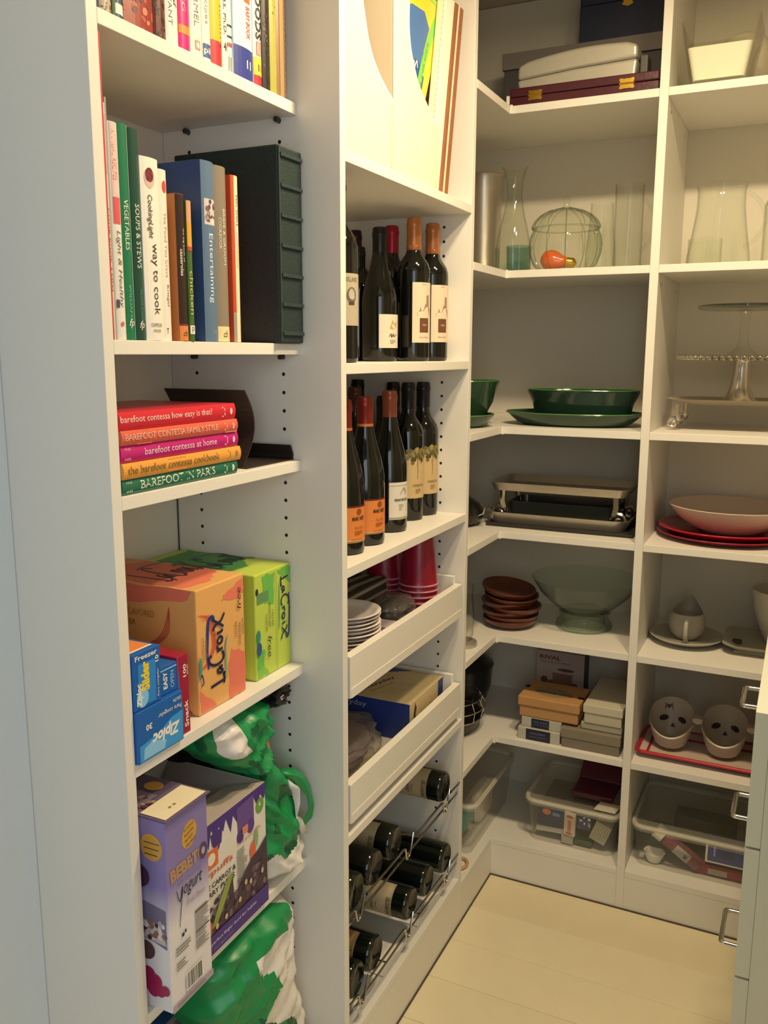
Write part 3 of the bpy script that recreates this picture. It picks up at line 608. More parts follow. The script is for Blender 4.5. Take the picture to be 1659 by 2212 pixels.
speckle(p, .004, .05, .045, .1, ['7a3a48', 'c9b9a4', '5a2b3a', 'a08a6a'], 30, .005, 12); p.disc(.035, .022, .003, .002, q('8a7a5a')); p.disc(.045, .022, .003, .002, q('8a7a5a')); p.build(t, 'top_print')
# puffs carton (open)
z0 = .5227; y0, y1, x1, h = 1.000, 1.1765, -.7925, .2235; x0 = -1.0
t = thing('puffs_carton', 'open white and purple puffed snack carton with folded top flaps', 'carton', (-.9, 1.09, z0))
CB = M('e3ddd6', .5); CI = M('9a8c84', .8)
m = MB()
for q4 in ((x1-.0015, x1, y0, y1), (x0, x0+.0015, y0, y1), (x0+.0016, x1-.0016, y0, y0+.0015), (x0+.0016, x1-.0016, y1-.0015, y1)): m.box(*q4, z0, z0+h, CB)
m.box(x0+.0016, x1-.0016, y0+.0016, y1-.0016, z0, z0+.0015, CB); m.build('box', t)
hz = z0+h
MB().add([(x1, y0, hz), (x1, y1, hz), (x1-.062, y1-.03, hz-.010), (x1-.062, y0+.02, hz-.006)], [(0, 1, 2, 3)], M('b8aca4', .7)).build('flap', t, solid=.0012)
MB().add([(x1-.002, y1, hz), (x0, y1, hz), (x0+.02, y1-.045, hz-.03), (x1-.03, y1-.05, hz-.028)], [(0, 1, 2, 3)], M('a3968c', .7)).build('flap', t, solid=.0012)
MB().box(x0+.002, x1-.002, y0+.002, y1-.002, z0+.0016, z0+.09, M('3a3036', .8)).build('carton_contents', t, label='dark packets inside the open carton')
w = y1-y0; PU = q('4a2f86'); p = PR(FX(x1, y0, z0), (.0005, w-.0005, .0005, h-.0005))
sc = [(0, h), (w, h), (w, h-.022)]
for k in range(9): a = w*(1-k/9); sc += [(a-w*.02, h-.030-.006*(k % 3)), (a-w*.09, h-.016+.004*(k % 2))]
p.poly(sc[:], PU); p.poly([(w*.12, h-.02), (w*.30, h-.02), (w*.28, h-.045), (w*.2, h-.05), (w*.14, h-.04)], PU); p.disc(w*.21, h-.045, .008, .010, PU)
p.poly([(w*.52, h-.01), (w*.8, h-.006), (w*.8, h-.055), (w*.70, h-.066), (w*.62, h-.058), (w*.54, h-.066)], q('6a4c96')); p.disc(w*.57, h-.063, .010, .012, PU); p.disc(w*.74, h-.058, .011, .013, q('5b3d8c'))
p.disc(w*.9, h-.035, .012, .014, q('6fa04a')); p.text('6', w*.885, h-.036, .005, .008, WT, bold=.03)
p.rect(w*.02, h*.66, w*.22, h*.8, q('e2703a')); p.disc(w*.12, h*.73, .010, .010, q('f3e6d8')); p.text('happypuffs', -w*.05, h*.575, w*.52, .013, q('d05a3a'), bold=.01, shear=.1) if 0 else p.text('ypuffs', w*.02, h*.585, w*.42, .014, q('d05a3a'), bold=.01)
p.text('LE CARROT &', w*.02, h*.505, w*.46, .009, K, bold=.02); p.text('ERRY PUFFS', w*.02, h*.445, w*.44, .009, K, bold=.02)
p.rect(w*.60, h*.72, w*.69, h*.78, q('e08a5a')); p.text('happypuffs', w*.52, h*.655, w*.38, .008, q('d9775a')); lines(p, w*.5, h*.38, w*.68, h*.63, 15, GR, 4); p.disc(w*.76, h*.53, .0085, .016, q('dd6a45')); p.disc(w*.82, h*.61, .006, .018, q('8fae78'))
p.poly([(0, h*.32), (w*.08, h*.24), (w*.25, h*.42), (w*.42, h*.5), (w*.44, h*.28), (w*.62, h*.42), (w*.75, h*.48), (w*.86, h*.5), (w, h*.56), (w, h*.14), (0, h*.14)], q('463242'))
speckle(p, 0, h*.15, w*.97, h*.40, ['5c4354', '36253a', '6b5262', '2c1c30', '7b6272'], 70, .006, 9)
for k in range(5): p.stroke([(w*.08+.003*k, h*.20), (w*.22+.004*k, h*.36), (w*.36+.003*k, h*.50)], .003, q(('8fa04a', 'a8b85e')[k % 2]))
for a, c_ in ((.16, .19), (.3, .2), (.52, .23), (.9, .3), (.62, .33), (.7, .3)): p.disc(w*a, h*c_, .004, .005, q('cbb48a'))
p.rect(0, 0, w, h*.15, PU); p.disc(w*.03, h*.22, .009, .015, q('e2603a')); p.text('perfect finger food for babies', w*.06, h*.07, w*.72, .007, q('d6cbe6'), bold=.01); p.text('organic', w*.1, h*.025, w*.3, .005, q('8f7db8')); p.build(t)
# ================================================================== PLASTIC BAGS
def crumple(c, rad, seed, amp, prof, nu=40, nv=26, ridge=0., shift=None, k=9.):
    """closed lumpy shape: prof(v) radius factor, noise folds"""
    def fn(a, b):
        th = 2*math.pi*a; z = c[2]+rad[2]*(2*b-1); r = prof(b)
        d = Vector((math.cos(th), math.sin(th), b*2.2))
        n_ = noise.noise(d*k*.35+Vector((seed, 0, 0))); rg = abs(noise.noise(Vector((math.cos(th)*3, math.sin(th)*3, b*1.2+seed))))
        f_ = r*(1+amp*n_-ridge*rg+amp*.5*noise.noise(d*k+Vector((0, seed, 0))))
        s_ = shift(b) if shift else (0, 0)
        return (c[0]+rad[0]*f_*math.cos(th)+s_[0], c[1]+rad[1]*f_*math.sin(th)+s_[1], z+rad[2]*.25*amp*noise.noise(d*5+Vector((seed, seed, 0)))*min(1, 8*b, 8*(1-b)))
    return fn
def pf_bag(b): return math.sqrt(max(0, 1-(2*b-1)**4))*.98+.02
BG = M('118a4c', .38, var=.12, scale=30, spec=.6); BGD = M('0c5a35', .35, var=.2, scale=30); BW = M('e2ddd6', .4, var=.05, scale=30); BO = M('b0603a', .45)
def sheetbag(keys, xc, dx, seed, amp, sl=0.):
    """crumpled bag through (z, y_left, y_right) sections; folds run roughly downwards"""
    zs = [k[0] for k in keys]
    def fn(a, b):
        z = zs[0]+(zs[-1]-zs[0])*b; i = 0
        while i < len(keys)-2 and z > keys[i+1][0]: i += 1
        f_ = (z-keys[i][0])/(keys[i+1][0]-keys[i][0]); f_ = f_*f_*(3-2*f_)
        yl = keys[i][1]*(1-f_)+keys[i+1][1]*f_; yr = keys[i][2]*(1-f_)+keys[i+1][2]*f_
        th = 2*math.pi*a; e = min(1, 14*b, 14*(1-b))**.5; c_, s_ = math.cos(th), math.sin(th)
        c2, s2 = math.copysign(abs(c_)**.75, c_), math.copysign(abs(s_)**.75, s_)
        y = (yl+yr)/2+(yr-yl)/2*c2*e; x = xc(b)+(dx(b) if callable(dx) else dx)*s2*e
        d = 1-2*abs(noise.noise(Vector((y*26+sl*z*26, seed, z*5)))); d2 = noise.noise(Vector((y*48, z*16, seed+4))); d3 = 1-2*abs(noise.noise(Vector((y*14-z*22, seed+9, z*5))))
        k = amp*(.55*d+.35*d2+.55*d3)*e
        return (x+k*s2, y+k*.35*c2, z)
    return fn
t = thing('grocery_bag', 'crumpled green and white plastic bag hanging over the shelf front', 'plastic bag', (-.86, 1.245, .523))
K1 = [(.524, 1.192, 1.275), (.575, 1.188, 1.300), (.600, 1.186, 1.304), (.640, 1.186, 1.288), (.70, 1.186, 1.264), (.745, 1.187, 1.230), (.765, 1.160, 1.224), (.80, 1.115, 1.232), (.84, 1.07, 1.238), (.888, 1.05, 1.236)]
def bx1(b): return -.842-.02*b
def mf1(a, b):
    if b < .17+.03*math.sin(a*40): return BW
    if .10 < a < .155 and .17 < b < .5 and math.sin(b*30) > -.6: return BW
    if .04 < a < .14 and .66 < b < .80: return BO
    if .28 < a < .40 and .80 < b: return BW
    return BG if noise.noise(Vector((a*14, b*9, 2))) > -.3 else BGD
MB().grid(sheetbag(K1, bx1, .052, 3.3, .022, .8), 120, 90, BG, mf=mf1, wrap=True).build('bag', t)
def ribbon(pts, w, mat, nm, lab=None):
    P = [Vector(p_) for p_ in pts]; v = []
    for j, p_ in enumerate(P):
        tt = (P[min(j+1, len(P)-1)]-P[max(j-1, 0)]).normalized(); sd = tt.cross(Vector((1, .25, 0))).normalized(); ww = w[j] if isinstance(w, list) else w
        v += [p_-sd*ww+Vector((.004*math.sin(j*2.1), 0, 0)), p_+Vector((.007+.004*math.sin(j*1.7), 0, 0)), p_+sd*ww-Vector((.004*math.sin(j*1.3), 0, 0))]
    m = MB().add(v, [f for j in range(len(P)-1) for f in ((3*j, 3*j+1, 3*j+4, 3*j+3), (3*j+1, 3*j+2, 3*j+5, 3*j+4))], mat, True); return m.build(nm, t, solid=.0012, label=lab)
ribbon([(-.80, 1.235, .735), (-.79, 1.258, .722), (-.782, 1.282, .703), (-.778, 1.297, .675), (-.778, 1.302, .645), (-.782, 1.300, .622), (-.79, 1.290, .604), (-.80, 1.28, .598)], [.006, .012, .014, .013, .013, .016, .014, .006], BG, 'handle')
ribbon([(-.797, 1.248, .718), (-.785, 1.262, .695), (-.783, 1.266, .665), (-.785, 1.262, .640), (-.785, 1.276, .618), (-.785, 1.288, .596)], [.004, .008, .009, .004, .010, .008], BW, 'handle', 'white torn strip')
MB().grid(crumple((-.835, 1.262, .868), (.034, .040, .022), 2.7, .3, pf_bag, 30, 18, .2), 30, 18, M('17161a', .25), wrap=True).build('bag_contents', t, label='black packet with pale edge sticking out of the bag')
t = thing('grocery_bag', 'crumpled green bag with a wide white half on the bottom shelf', 'plastic bag', (-.87, 1.2, .117))
K2 = [(.118, 1.178, 1.300), (.18, 1.176, 1.305), (.262, 1.176, 1.285), (.280, 1.12, 1.278), (.32, 1.06, 1.272), (.38, 1.03, 1.280), (.44, 1.04, 1.280), (.47, 1.06, 1.262), (.500, 1.11, 1.225)]
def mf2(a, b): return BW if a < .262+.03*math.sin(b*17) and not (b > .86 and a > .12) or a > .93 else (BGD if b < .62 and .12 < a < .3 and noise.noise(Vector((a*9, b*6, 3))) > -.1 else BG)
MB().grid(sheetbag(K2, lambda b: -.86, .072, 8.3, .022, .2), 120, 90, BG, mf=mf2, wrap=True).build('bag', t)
t = thing('bin_bag', 'black plastic bag bunched up behind the green bag and open carton', 'plastic bag', (-.998, 1.25, .524))
BK = M('15161a', .25, var=.2)
MB().grid(sheetbag([(.524, 1.20, 1.306), (.70, 1.192, 1.308), (.76, 1.17, 1.31), (.83, 1.12, 1.308), (.888, 1.14, 1.29)], lambda b: -.998, .060, 5.1, .012, .4), 100, 60, BK, wrap=True).build('bag', t)
t = thing('blue_carton', 'blue carton with barcode labels low in the bookcase', 'carton', (-.93, 1.1, .117))
MB().box(-1.03, -.838, 1.00, 1.157, .1170, .252, M('2766a8', .4)).build('box', t, bevel=.0015)
p = PR(FZ(.252, -.838, 1.0)); p.rect(.02, .01, .135, .035, q('c9cbbb')); barcode(p, .03, .014, .09, .015, seed=8); p.rect(.02, .05, .14, .09, q('31425a')); p.rect(.05, .10, .14, .14, q('b9bdb0')); barcode(p, .06, .105, .07, .025, seed=5)
p.rect(0, .045, .157, .048, q('4a86c8')); p.build(t, 'top_print'); p = PR(FX(-.838, 1.0, .117)); p.rect(0, .02, .157, .11, q('3f86cc')); p.text('FREEZER', .02, .05, .11, .03, WT, bold=.02); p.build(t)
# ================================================================== FILE HOLDERS
HW = M('f0e1c6', .5, var=.01); HR = M('fbf4dc', .4)
def holder(lab, y0, curve, x0, x1, zb, ztop):
    """file holder with a curved cut: side panels face +x / -x"""
    t = thing('file_holder', lab, 'file holder', ((x0+x1)/2, (y0+curve[0][0])/2, zb), 'white file holders')
    out = [(y0, zb), (curve[0][0], zb)]+curve+[(y0, ztop)]
    MB().prism(out, xp, x1-.003, x1, HW).build('side_panel', t, bevel=.001)
    MB().prism(out, xp, x0, x0+.003, HW).build('side_panel', t, bevel=.001)
    p = PR(lambda u, v, h: (x1+h, u, v)); p.stroke([(a-.005, b-.001) for a, b in curve], .0085, HR, 2, False); p.build(t, 'rim_band')
    MB().box(x1+.0002, x1+.0006, curve[0][0]-.0105, curve[0][0]-.0015, zb+.004, curve[0][1]-.004, M('ebd9b6', .5)).build('edge_band', t)
    MB().box(x0+.0031, x1-.0031, y0, y0+.003, zb, ztop, HW).build('tall_end', t, bevel=.0008)
    MB().box(x0+.0031, x1-.0031, curve[0][0]-.003, curve[0][0], zb, curve[0][1]-.002, HW).build('short_end', t, bevel=.0008)
    MB().box(x0+.0031, x1-.0031, y0+.0031, curve[0][0]-.0031, zb, zb+.003, HW).build('bottom_panel', t); return t
zb = 1.8041
holder('white file holder at the left of the top bay with a curved cut', 1.3425, [(1.530, 1.925), (1.514, 1.931), (1.501, 1.938), (1.484, 1.947), (1.467, 1.958), (1.450, 1.973), (1.437, 1.990), (1.428, 2.006), (1.421, 2.025), (1.415, 2.04), (1.411, 2.056), (1.408, 2.09), (1.407, 2.14)], -.83, -.7185, zb, 2.14)
holder('second white file holder, holding colourful bags, beside the first', 1.5312, [(1.744, 1.924), (1.729, 1.929), (1.708, 1.94), (1.688, 1.953), (1.666, 1.966), (1.646, 1.98), (1.634, 1.993), (1.623, 2.009), (1.613, 2.024), (1.606, 2.039), (1.602, 2.055), (1.599, 2.075), (1.600, 2.12), (1.603, 2.2)], -.83, -.7185, zb, 2.2)
# things in and beside the holder
t = thing('gift_bag', 'green edged yellow and blue printed bag in the white file holder', 'bag', (-.757, 1.66, zb+.01))
MB().prism([(1.55, zb+.0035), (1.6835, zb+.0035), (1.866, 2.19), (1.62, 2.19)], xp, -.7625, -.7585, q('f0d23a', .35)).build('bag', t)
def SH(x): return lambda u, v, h: (x+h, 1.55+u+(.07+.1125*u/.1335)*v/.386, zb+.0035+v)
p = PR(SH(-.7585), (.001, .1325, .001, .385))
p.poly([(0, .0), (.11, .0), (.11, .2), (.10, .27), (.105, .32), (.085, .345), (.05, .34), (0, .3)], q('4c76b4')); p.poly([(.05, .0), (.12, .0), (.115, .22), (.09, .245), (.05, .24)], q('22559a'))
p.stroke([(.126, .377), (.112, .30), (.105, .24), (.104, .18), (.11, .1), (.115, .01)], .014, q('7ccb52'), taper=False); p.stroke([(0, .378), (.06, .380), (.13, .380)], .008, q('9adf5a'), taper=False)
p.stroke([(.07, .225), (.076, .24), (.080, .225), (.085, .243), (.09, .23)], .003, WT); p.down('KIDS EAT FREE', .108, .29, .12, .004, q('4a8a3a')); p.build(t)
t = thing('gift_bag', 'orange and dark purple glossy bag behind the green edged bag', 'bag', (-.78, 1.66, zb))
MB().prism([(1.58, zb+.0035), (1.683, zb+.0035), (1.866, 2.235), (1.62, 2.235)], xp, -.776, -.766, q('4a1f33', .3)).build('bag', t)
def SH2(x): return lambda u, v, h: (x+h, 1.58+u*.735+(.04+.143*u/.14)*v/.4275, zb+.0035+v)
p = PR(SH2(-.766), (.001, .139, .001, .427)); p.rect(0, .30, .14, .43, q('dd7a3c')); p.rect(.11, .02, .14, .30, q('c9742e')); p.disc(.12, .28, .03, .06, q('d98a3a')); p.disc(.1, .2, .02, .05, q('6a2a3a')); p.disc(.075, .17, .022, .018, q('2a1420')); p.disc(.075, .17, .014, .011, q('4a2a38')); p.build(t)
def leaner(lab, ya, yb, tilt, x0, x1, z0, h, mat, name, cat, pr=None, grp=None):
    """flat piece leaning to +y: bottom at ya..yb"""
    t = thing(name, lab, cat, ((x0+x1)/2, (ya+yb)/2, z0), grp)
    MB().obox((x0, ya, z0), (x1-x0, 0, 0), (0, yb-ya, 0), (0, tilt, h), mat).build('board', t, bevel=.0006)
    if pr:
        d = Vector((0, tilt, h)).normalized(); p = PR(lambda u, v, hh: (x1+hh, ya+u+d.y*v, z0+d.z*v)); pr(p, yb-ya, h); p.build(t)
    return t
def f(p, w, h):
    for k in range(34): p.poly([(0, .01+.0115*k), (w*.45, .0157+.0115*k), (0, .0215+.0115*k)], q('b98a78')); p.k -= .95
leaner('cream paper pad with scalloped pinkish edge leaning beside the holder', 1.7465, 1.7525, .078, -.756, -.742, zb, .40, M('f4e9cf', .6), 'paper_pad', 'pad', f)
leaner('white foam board leaning between the paper pad and brown boards', 1.7535, 1.7965, .078, -.757, -.738, zb, .40, M('f6f0dc', .6), 'foam_board', 'board')
for k, (a, b_) in enumerate(((1.7985, 1.8155), (1.8265, 1.8445))):
    leaner(('left', 'right')[k]+' one of two brown edged boards leaning on the shelf', a, b_, .078, -.95, -.736, zb, .40, M('96603a', .5, var=.2, scale=20), 'brown_board', 'board', None, 'brown boards leaning by the file holders')
leaner('thin cream sheet between the two brown boards', 1.8160, 1.8260, .078, -.95, -.737, zb, .40, M('f4e9cf', .6), 'cream_sheet', 'board')
# ================================================================== WINE BOTTLES
def bprof(kind, H, r):
    rn = .0145
    if kind == 'bord': return [(0, .006), (r*.75, .004), (r*.9, 0), (r*.98, .003), (r, .009), (r, H*.615), (r*.985, H*.645), (r*.9, H*.68), (r*.72, H*.715), (r*.53, H*.745), (r*.44, H*.775), (rn, H*.82), (rn-.0005, H*.975), (0, H*.975)]
    return [(0, .006), (r*.75, .004), (r*.9, 0), (r*.98, .003), (r, .009), (r, H*.44), (r*.99, H*.475), (r*.93, H*.53), (r*.82, H*.59), (r*.69, H*.65), (r*.57, H*.705), (r*.48, H*.76), (rn+.001, H*.82), (rn, H*.9), (rn-.0005, H*.975), (0, H*.975)]
def bottle(lab, x, y, z, kind, H, capc, labspec=None, r=.0365, caph=None, band=None, ang=0, grp='standing wine bottles', rot=None, glass=None, lip=False):
    t = thing('wine_bottle', lab, 'wine bottle', (x, y, z), grp, rot=rot)
    o = (x, y, z) if rot is None else (0, 0, 0)
    MB().lathe(bprof(kind, H, r), o, glass or BOTG, 30).build('bottle_body', t)
    ch = caph or H*.19; rc = .0158
    if capc: MB().lathe([(rc-.001, H-ch), (rc, H-ch+.001), (rc, H-.022), (rc+.0009, H-.020), (rc+.0009, H-.012), (rc, H-.010), (rc-.0005, H-.002), (rc-.003, H), (0, H)], o, M(capc, .32, .35, var=.06), 24).build('capsule', t)
    if band: MB().lathe([(rc+.0004, H-ch-.001), (rc+.0008, H-ch), (rc+.0008, H-ch+.008), (rc+.0002, H-ch+.009)], o, M(band, .35), 24).build('capsule_band', t)
    if labspec:
        for (a0, a1, z0, z1, col, fn) in labspec:
            rr = r+.0004; A0 = R(ang+a0)
            P_ = lambda u, v, h, z0=z0, A0=A0: (o[0]+(rr+h)*math.cos(A0+u/rr), o[1]+(rr+h)*math.sin(A0+u/rr), o[2]+z0+v)
            w = rr*R(a1-a0); hh = z1-z0
            MB().grid(lambda a, b: P_(w*a, hh*b, 0), 16, 2, M(col, .55)).build('label', t)
            if fn:
                p = PR(P_); fn(p, w*.62, hh); p.build(t, 'label_print')
    return t
def tower(p, w, h):
    BR = q('9a7a66'); D = q('6e4630')
    p.poly([(w*.2, h*.44), (w*.2, h*.5), (w*.28, h*.52), (w*.33, h*.60), (w*.36, h*.53), (w*.46, h*.53), (w*.52, h*.60), (w*.58, h*.66), (w*.62, h*.62), (w*.62, h*.78), (w*.7, h*.80), (w*.76, h*.78), (w*.76, h*.6), (w*.84, h*.56), (w*.84, h*.44)], BR)
    p.rect(w*.3, h*.17, w*.74, h*.41, D); p.text('VINEYARD', w*.42, h*.28, w*.2, h*.03, q('d8c8b0')); p.text('Napa Valley', w*.3, h*.07, w*.4, h*.035, BR); p.text('ESTATE', w*.4, h*.955, w*.2, h*.02, BR)
def scrib(p, w, h):
    p.poly([(w*.42, h*.58), (w*.5, h*.7), (w*.56, h*.84), (w*.7, h*.72), (w*.85, h*.8), (w*.8, h*.6), (w*.6, h*.54)], q('b5a06a')); p.stroke([(w*.4, h*.33), (w*.5, h*.42), (w*.52, h*.32), (w*.62, h*.42), (w*.64, h*.34), (w*.8, h*.4)], .0025, q('4a4438')); lines(p, w*.45, h*.12, w*.75, h*.25, 3, GR)
def ship(p, w, h): p.text('ERRLAND', w*.2, h*.84, w*.66, h*.09, q('7d745f')); p.disc(w*.55, h*.58, .011, .014, q('6a6354')); p.disc(w*.55, h*.6, .007, .009, q('b9b0a0')); p.rect(w*.42, h*.40, w*.68, h*.46, q('4a4438'))
def mark(p, w, h):
    p.rect(0, h-.003, w, h, q('6a2014')); p.rect(0, 0, w, .004, q('e9c07a')); p.rect(0, .001, w, .0025, q('6a2014'))
    p.text('MARK WEST', w*.37, h*.60, w*.50, h*.11, q('3a1c14'), bold=.02); p.disc(w*.62, h*.84, .006, .006, q('8a4a1c')); p.text('Pinot Noir', w*.45, h*.36, w*.34, h*.1, q('b5622a'), shear=.3); lines(p, w*.45, h*.2, w*.78, h*.32, 3, q('a04a1c')); p.text('CALIFORNIA', w*.35, h*.07, w*.4, h*.04, q('8a3c1a'))
def penny(p, w, h):
    p.rect(0, h*.90, w, h*.925, q('b5ae9e')); p.poly([(w*.44, h*.66), (w*.5, h*.74), (w*.6, h*.84), (w*.7, h*.86), (w*.8, h*.76), (w*.78, h*.66)], q('a49d94')); p.text('PENNYROYAL', w*.22, h*.49, w*.66, h*.075, q('33302c'), bold=.02); lines(p, w*.4, h*.24, w*.62, h*.42, 4, q('b0a898')); p.rect(0, h*.02, w, h*.06, q('9a9474'))
def tree(p, w, h):
    speckle(p, w*.0, h*.8, w, h*.995, ['6e6238', '857846', '57502e', '9a8c58'], 46, .006, 5); speckle(p, w*.2, h*.72, w*.4, h*.82, ['4f4a26', '6e6238'], 7, .004, 6); speckle(p, w*.62, h*.74, w*.8, h*.82, ['4f4a26', '6e6238'], 6, .004, 8)
    p.stroke([(w*.5, h*.86), (w*.47, h*.7), (w*.5, h*.6), (w*.48, h*.4)], .0016, q('8a7a4a')); p.stroke([(w*.48, h*.66), (w*.56, h*.78)], .0012, q('8a7a4a')); p.text('CORNERSTONE', w*.26, h*.24, w*.54, h*.05, q('5a4a2a')); lines(p, w*.4, h*.1, w*.66, h*.2, 3, q('a08a5a'))
z = 1.4577
WL = lambda c, fn, z0, z1, a=66: [(-a, a, z0, z1, c, fn)]
bottle('wine bottle with brown foil and grey-cream label at the left stile', -.775, 1.4195, z, 'bord', .318, '6b3a1e', WL('b7aa92', ship, .065, .155, 62))
bottle('bottle with dull dark maroon foil in the back of the upper wine shelf', -.985, 1.89, z, 'bord', .299, '3a1420', WL('a09484', None, .07, .15))
bottle('broad shouldered bottle with black foil and a low cream label', -.845, 1.735, z, 'burg', .279, '131413', WL('d6ccb8', scrib, .028, .098), r=.0385)
bottle('bottle with shiny bright red foil on the upper wine shelf', -.887, 1.884, z, 'bord', .303, 'a3142c', WL('c2b6a2', None, .06, .135), caph=.062)
bottle('taller of two copper foiled bottles with a castle label', -.801, 1.815, z, 'bord', .3065, 'b5713f', WL('dccbb0', tower, .04, .168, 70), caph=.068, band='a3602f')
bottle('copper foiled bottle with castle label nearest the right panel', -.793, 1.9015, z, 'bord', .3045, 'b5713f', WL('dccbb0', tower, .042, .168, 70), caph=.066, band='a3602f')
bottle('dark bottle with a narrow pale label behind the black foiled one', -.93, 1.80, z, 'bord', .25, '15130f', WL('a89c8a', None, .05, .13, 40))
z = 1.0971
OR = 'd9823c'
def sleeve(p, w, h): p.poly([(w*.1, h*.9), (w*.9, h*.9), (w*.8, h*.3), (w*.5, 0), (w*.2, h*.3)], q('e8a04c'))
for (lab, x, y, H) in (('orange labelled bottle closest to the left stile', -.785, 1.457, .292), ('second orange labelled bottle with red foil, front row', -.787, 1.5505, .2935)):
    b_ = bottle(lab, x, y, z, 'burg', H, '8e2a1e', WL(OR, mark, .024, .094, 72), r=.0395, caph=.062, band='c8702c')
    rr = .0335; P_ = lambda u, v, h: (x+(rr-.0-.24*v+h)*math.cos(R(0)+u/rr), y+(rr-.24*v+h)*math.sin(R(0)+u/rr), z+.148+v)
    p = PR(P_); p.poly([(-.016, .014), (.0, .011), (.014, .012), (.020, .014), (.017, .004), (.010, -.004), (.0, -.006), (-.008, .0)], q('e8a04c')); p.build(b_, 'neck_label')
bottle('bottle with copper-pink foil and white label with a house drawing', -.799, 1.690, z, 'burg', .3, '9c5238', WL('d9d3c6', penny, .028, .108, 66), r=.0385, caph=.066)
bottle('second white labelled bottle behind the copper-pink foiled one', -.848, 1.762, z, 'burg', .285, '1a1816', WL('d2ccc0', penny, .03, .105, 66), r=.0365)
bottle('black foiled bottle with tan tree label, left of two', -.818, 1.829, z, 'bord', .313, '16171a', WL('c8ad7c', tree, .052, .163, 72))
bottle('black foiled bottle with tan tree label nearest the right panel', -.8135, 1.9045, z, 'bord', .312, '16171a', WL('c8ad7c', tree, .052, .163, 72))
bottle('bottle with dull brown foil at the back of the lower wine shelf', -.938, 1.797, z, 'bord', .301, '5a3628')
bottle('black topped bottle behind the red foiled orange label bottle', -.985, 1.902, z, 'bord', .315, '101010')
bottle('black topped bottle behind the copper-pink foiled bottle', -.891, 1.9045, z, 'bord', .3105, '141416')
# lying bottles in the rack: axis along +x, base towards the aisle
def lab_lie(p, w, h):
    p.rect(.002, .002, w-.002, .003, q('6a5a3a')); p.rect(.002, .004, w-.002, h*.16, q('8a7a5c')); p.text('Cabernet', w*.28, h*.5, w*.4, h*.12, q('4a3c28'), shear=.4); p.stroke([(w*.3, h*.4), (w*.5, h*.44), (w*.7, h*.4)], .0015, q('5a4a30')); lines(p, w*.36, h*.7, w*.66, h*.88, 3, q('7a6a4a')); speckle(p, .004, h*.05, w-.004, h*.14, ['6a5a3a', 'a89a78'], 16, .003, 3)
RK = [(1.867, .4245, 1, 'top right bottle lying in the wire rack, cream label up'), (1.578, .430, 1, 'lying bottle with old paper label, middle of the upper rack tier'),
      (1.4795, .428, 0, 'plain lying bottle left of the labelled one in the upper tier'), (1.393, .426, 0, 'lying bottle at the left stile in the upper tier')]
RK2 = [(1.8835, .2235, 0, 'plain lying bottle at the right end of the lower tier'), (1.767, .229, 0, 'plain lying bottle second from the right in the lower tier'),
       (1.6675, .230, 1, 'lying bottle with old paper label, middle of the lower tier'), (1.4805, .229, 2, 'lying bottle with framed tan label in the lower tier'), (1.394, .228, 0, 'lying bottle at the left stile in the lower tier')]
for tier in (RK, RK2):
    for (y, zc, lb, lab) in tier:
        # label grid runs around the bottle: local z is the bottle axis, base at local 0
        spec = [(-60, 75, .035, .125, 'b3a484' if lb == 1 else 'b08c5a', lab_lie)] if lb else None
        bottle(lab, -.7285, y, zc, 'bord', .30, '1b1a1a', spec, r=.0375, ang=-75 if lb else 0, grp='bottles lying in the wire rack', rot=(0, R(-90), R(0)), glass=M('0e1310', .1, spec=.6))
WIRE = M('b9b6b0', .2, 1., var=.05)
def rack(lab, zl, dips, zu):
    t = thing('wine_rack', lab, 'wine rack', (-.85, 1.64, zl)); x = -.7235; r = .0025
    MB().tube([(x, YB0+.001, zl), (x, YB1-.001, zl)], r, WIRE, 8).build('front_wire', t)
    pts = [(x+.0045, YB0+.001, zu)]
    for d in dips: pts += [(x+.0045, d-.022, zu), (x+.0045, d-.013, zu-.004), (x+.0045, d-.006, zl-.004), (x+.0045, d+.002, zl-.006), (x+.0045, d+.010, zl-.002), (x+.0045, d+.030, zu+.014), (x+.0045, d+.036, zu+.001)]
    pts.append((x+.0045, YB1-.001, zu)); MB().tube(pts, r, WIRE, 8).build('front_wire', t)
    MB().tube([(-.975, YB0+.001, zl-.006), (-.975, YB1-.001, zl-.006)], r, WIRE, 8).build('back_wire', t)
    for d in (1.53, 1.715):
        MB().tube([(-.975, d, zl-.0075), (-.9, d, zl-.006), (-.86, d, zl-.0165), (-.8, d, zl-.0165), (-.76, d, zl-.006), (x, d, zl-.0042)], r*.8, WIRE, 6).build('cross_wire', t)
    for yy in (YB0+.0045, YB1-.0045):
        MB().lathe([(0, -.004), (.005, -.004), (.005, .004), (0, .004)], (-.80, yy, zl-.01), WIRE, 10, ax='y').build('mount', t)
rack('upper chrome wire rack tier under the lower pull-out tray', .3765, (1.385, 1.624, 1.846), .404)
rack('lower chrome wire rack tier near the bottom of the unit', .1785, (1.398, 1.6265, 1.857), .206)
ORD = ['', 'second', 'third', 'fourth', 'fifth', 'sixth', 'seventh', 'eighth', 'ninth', 'tenth', 'eleventh', 'twelfth', 'lowest']
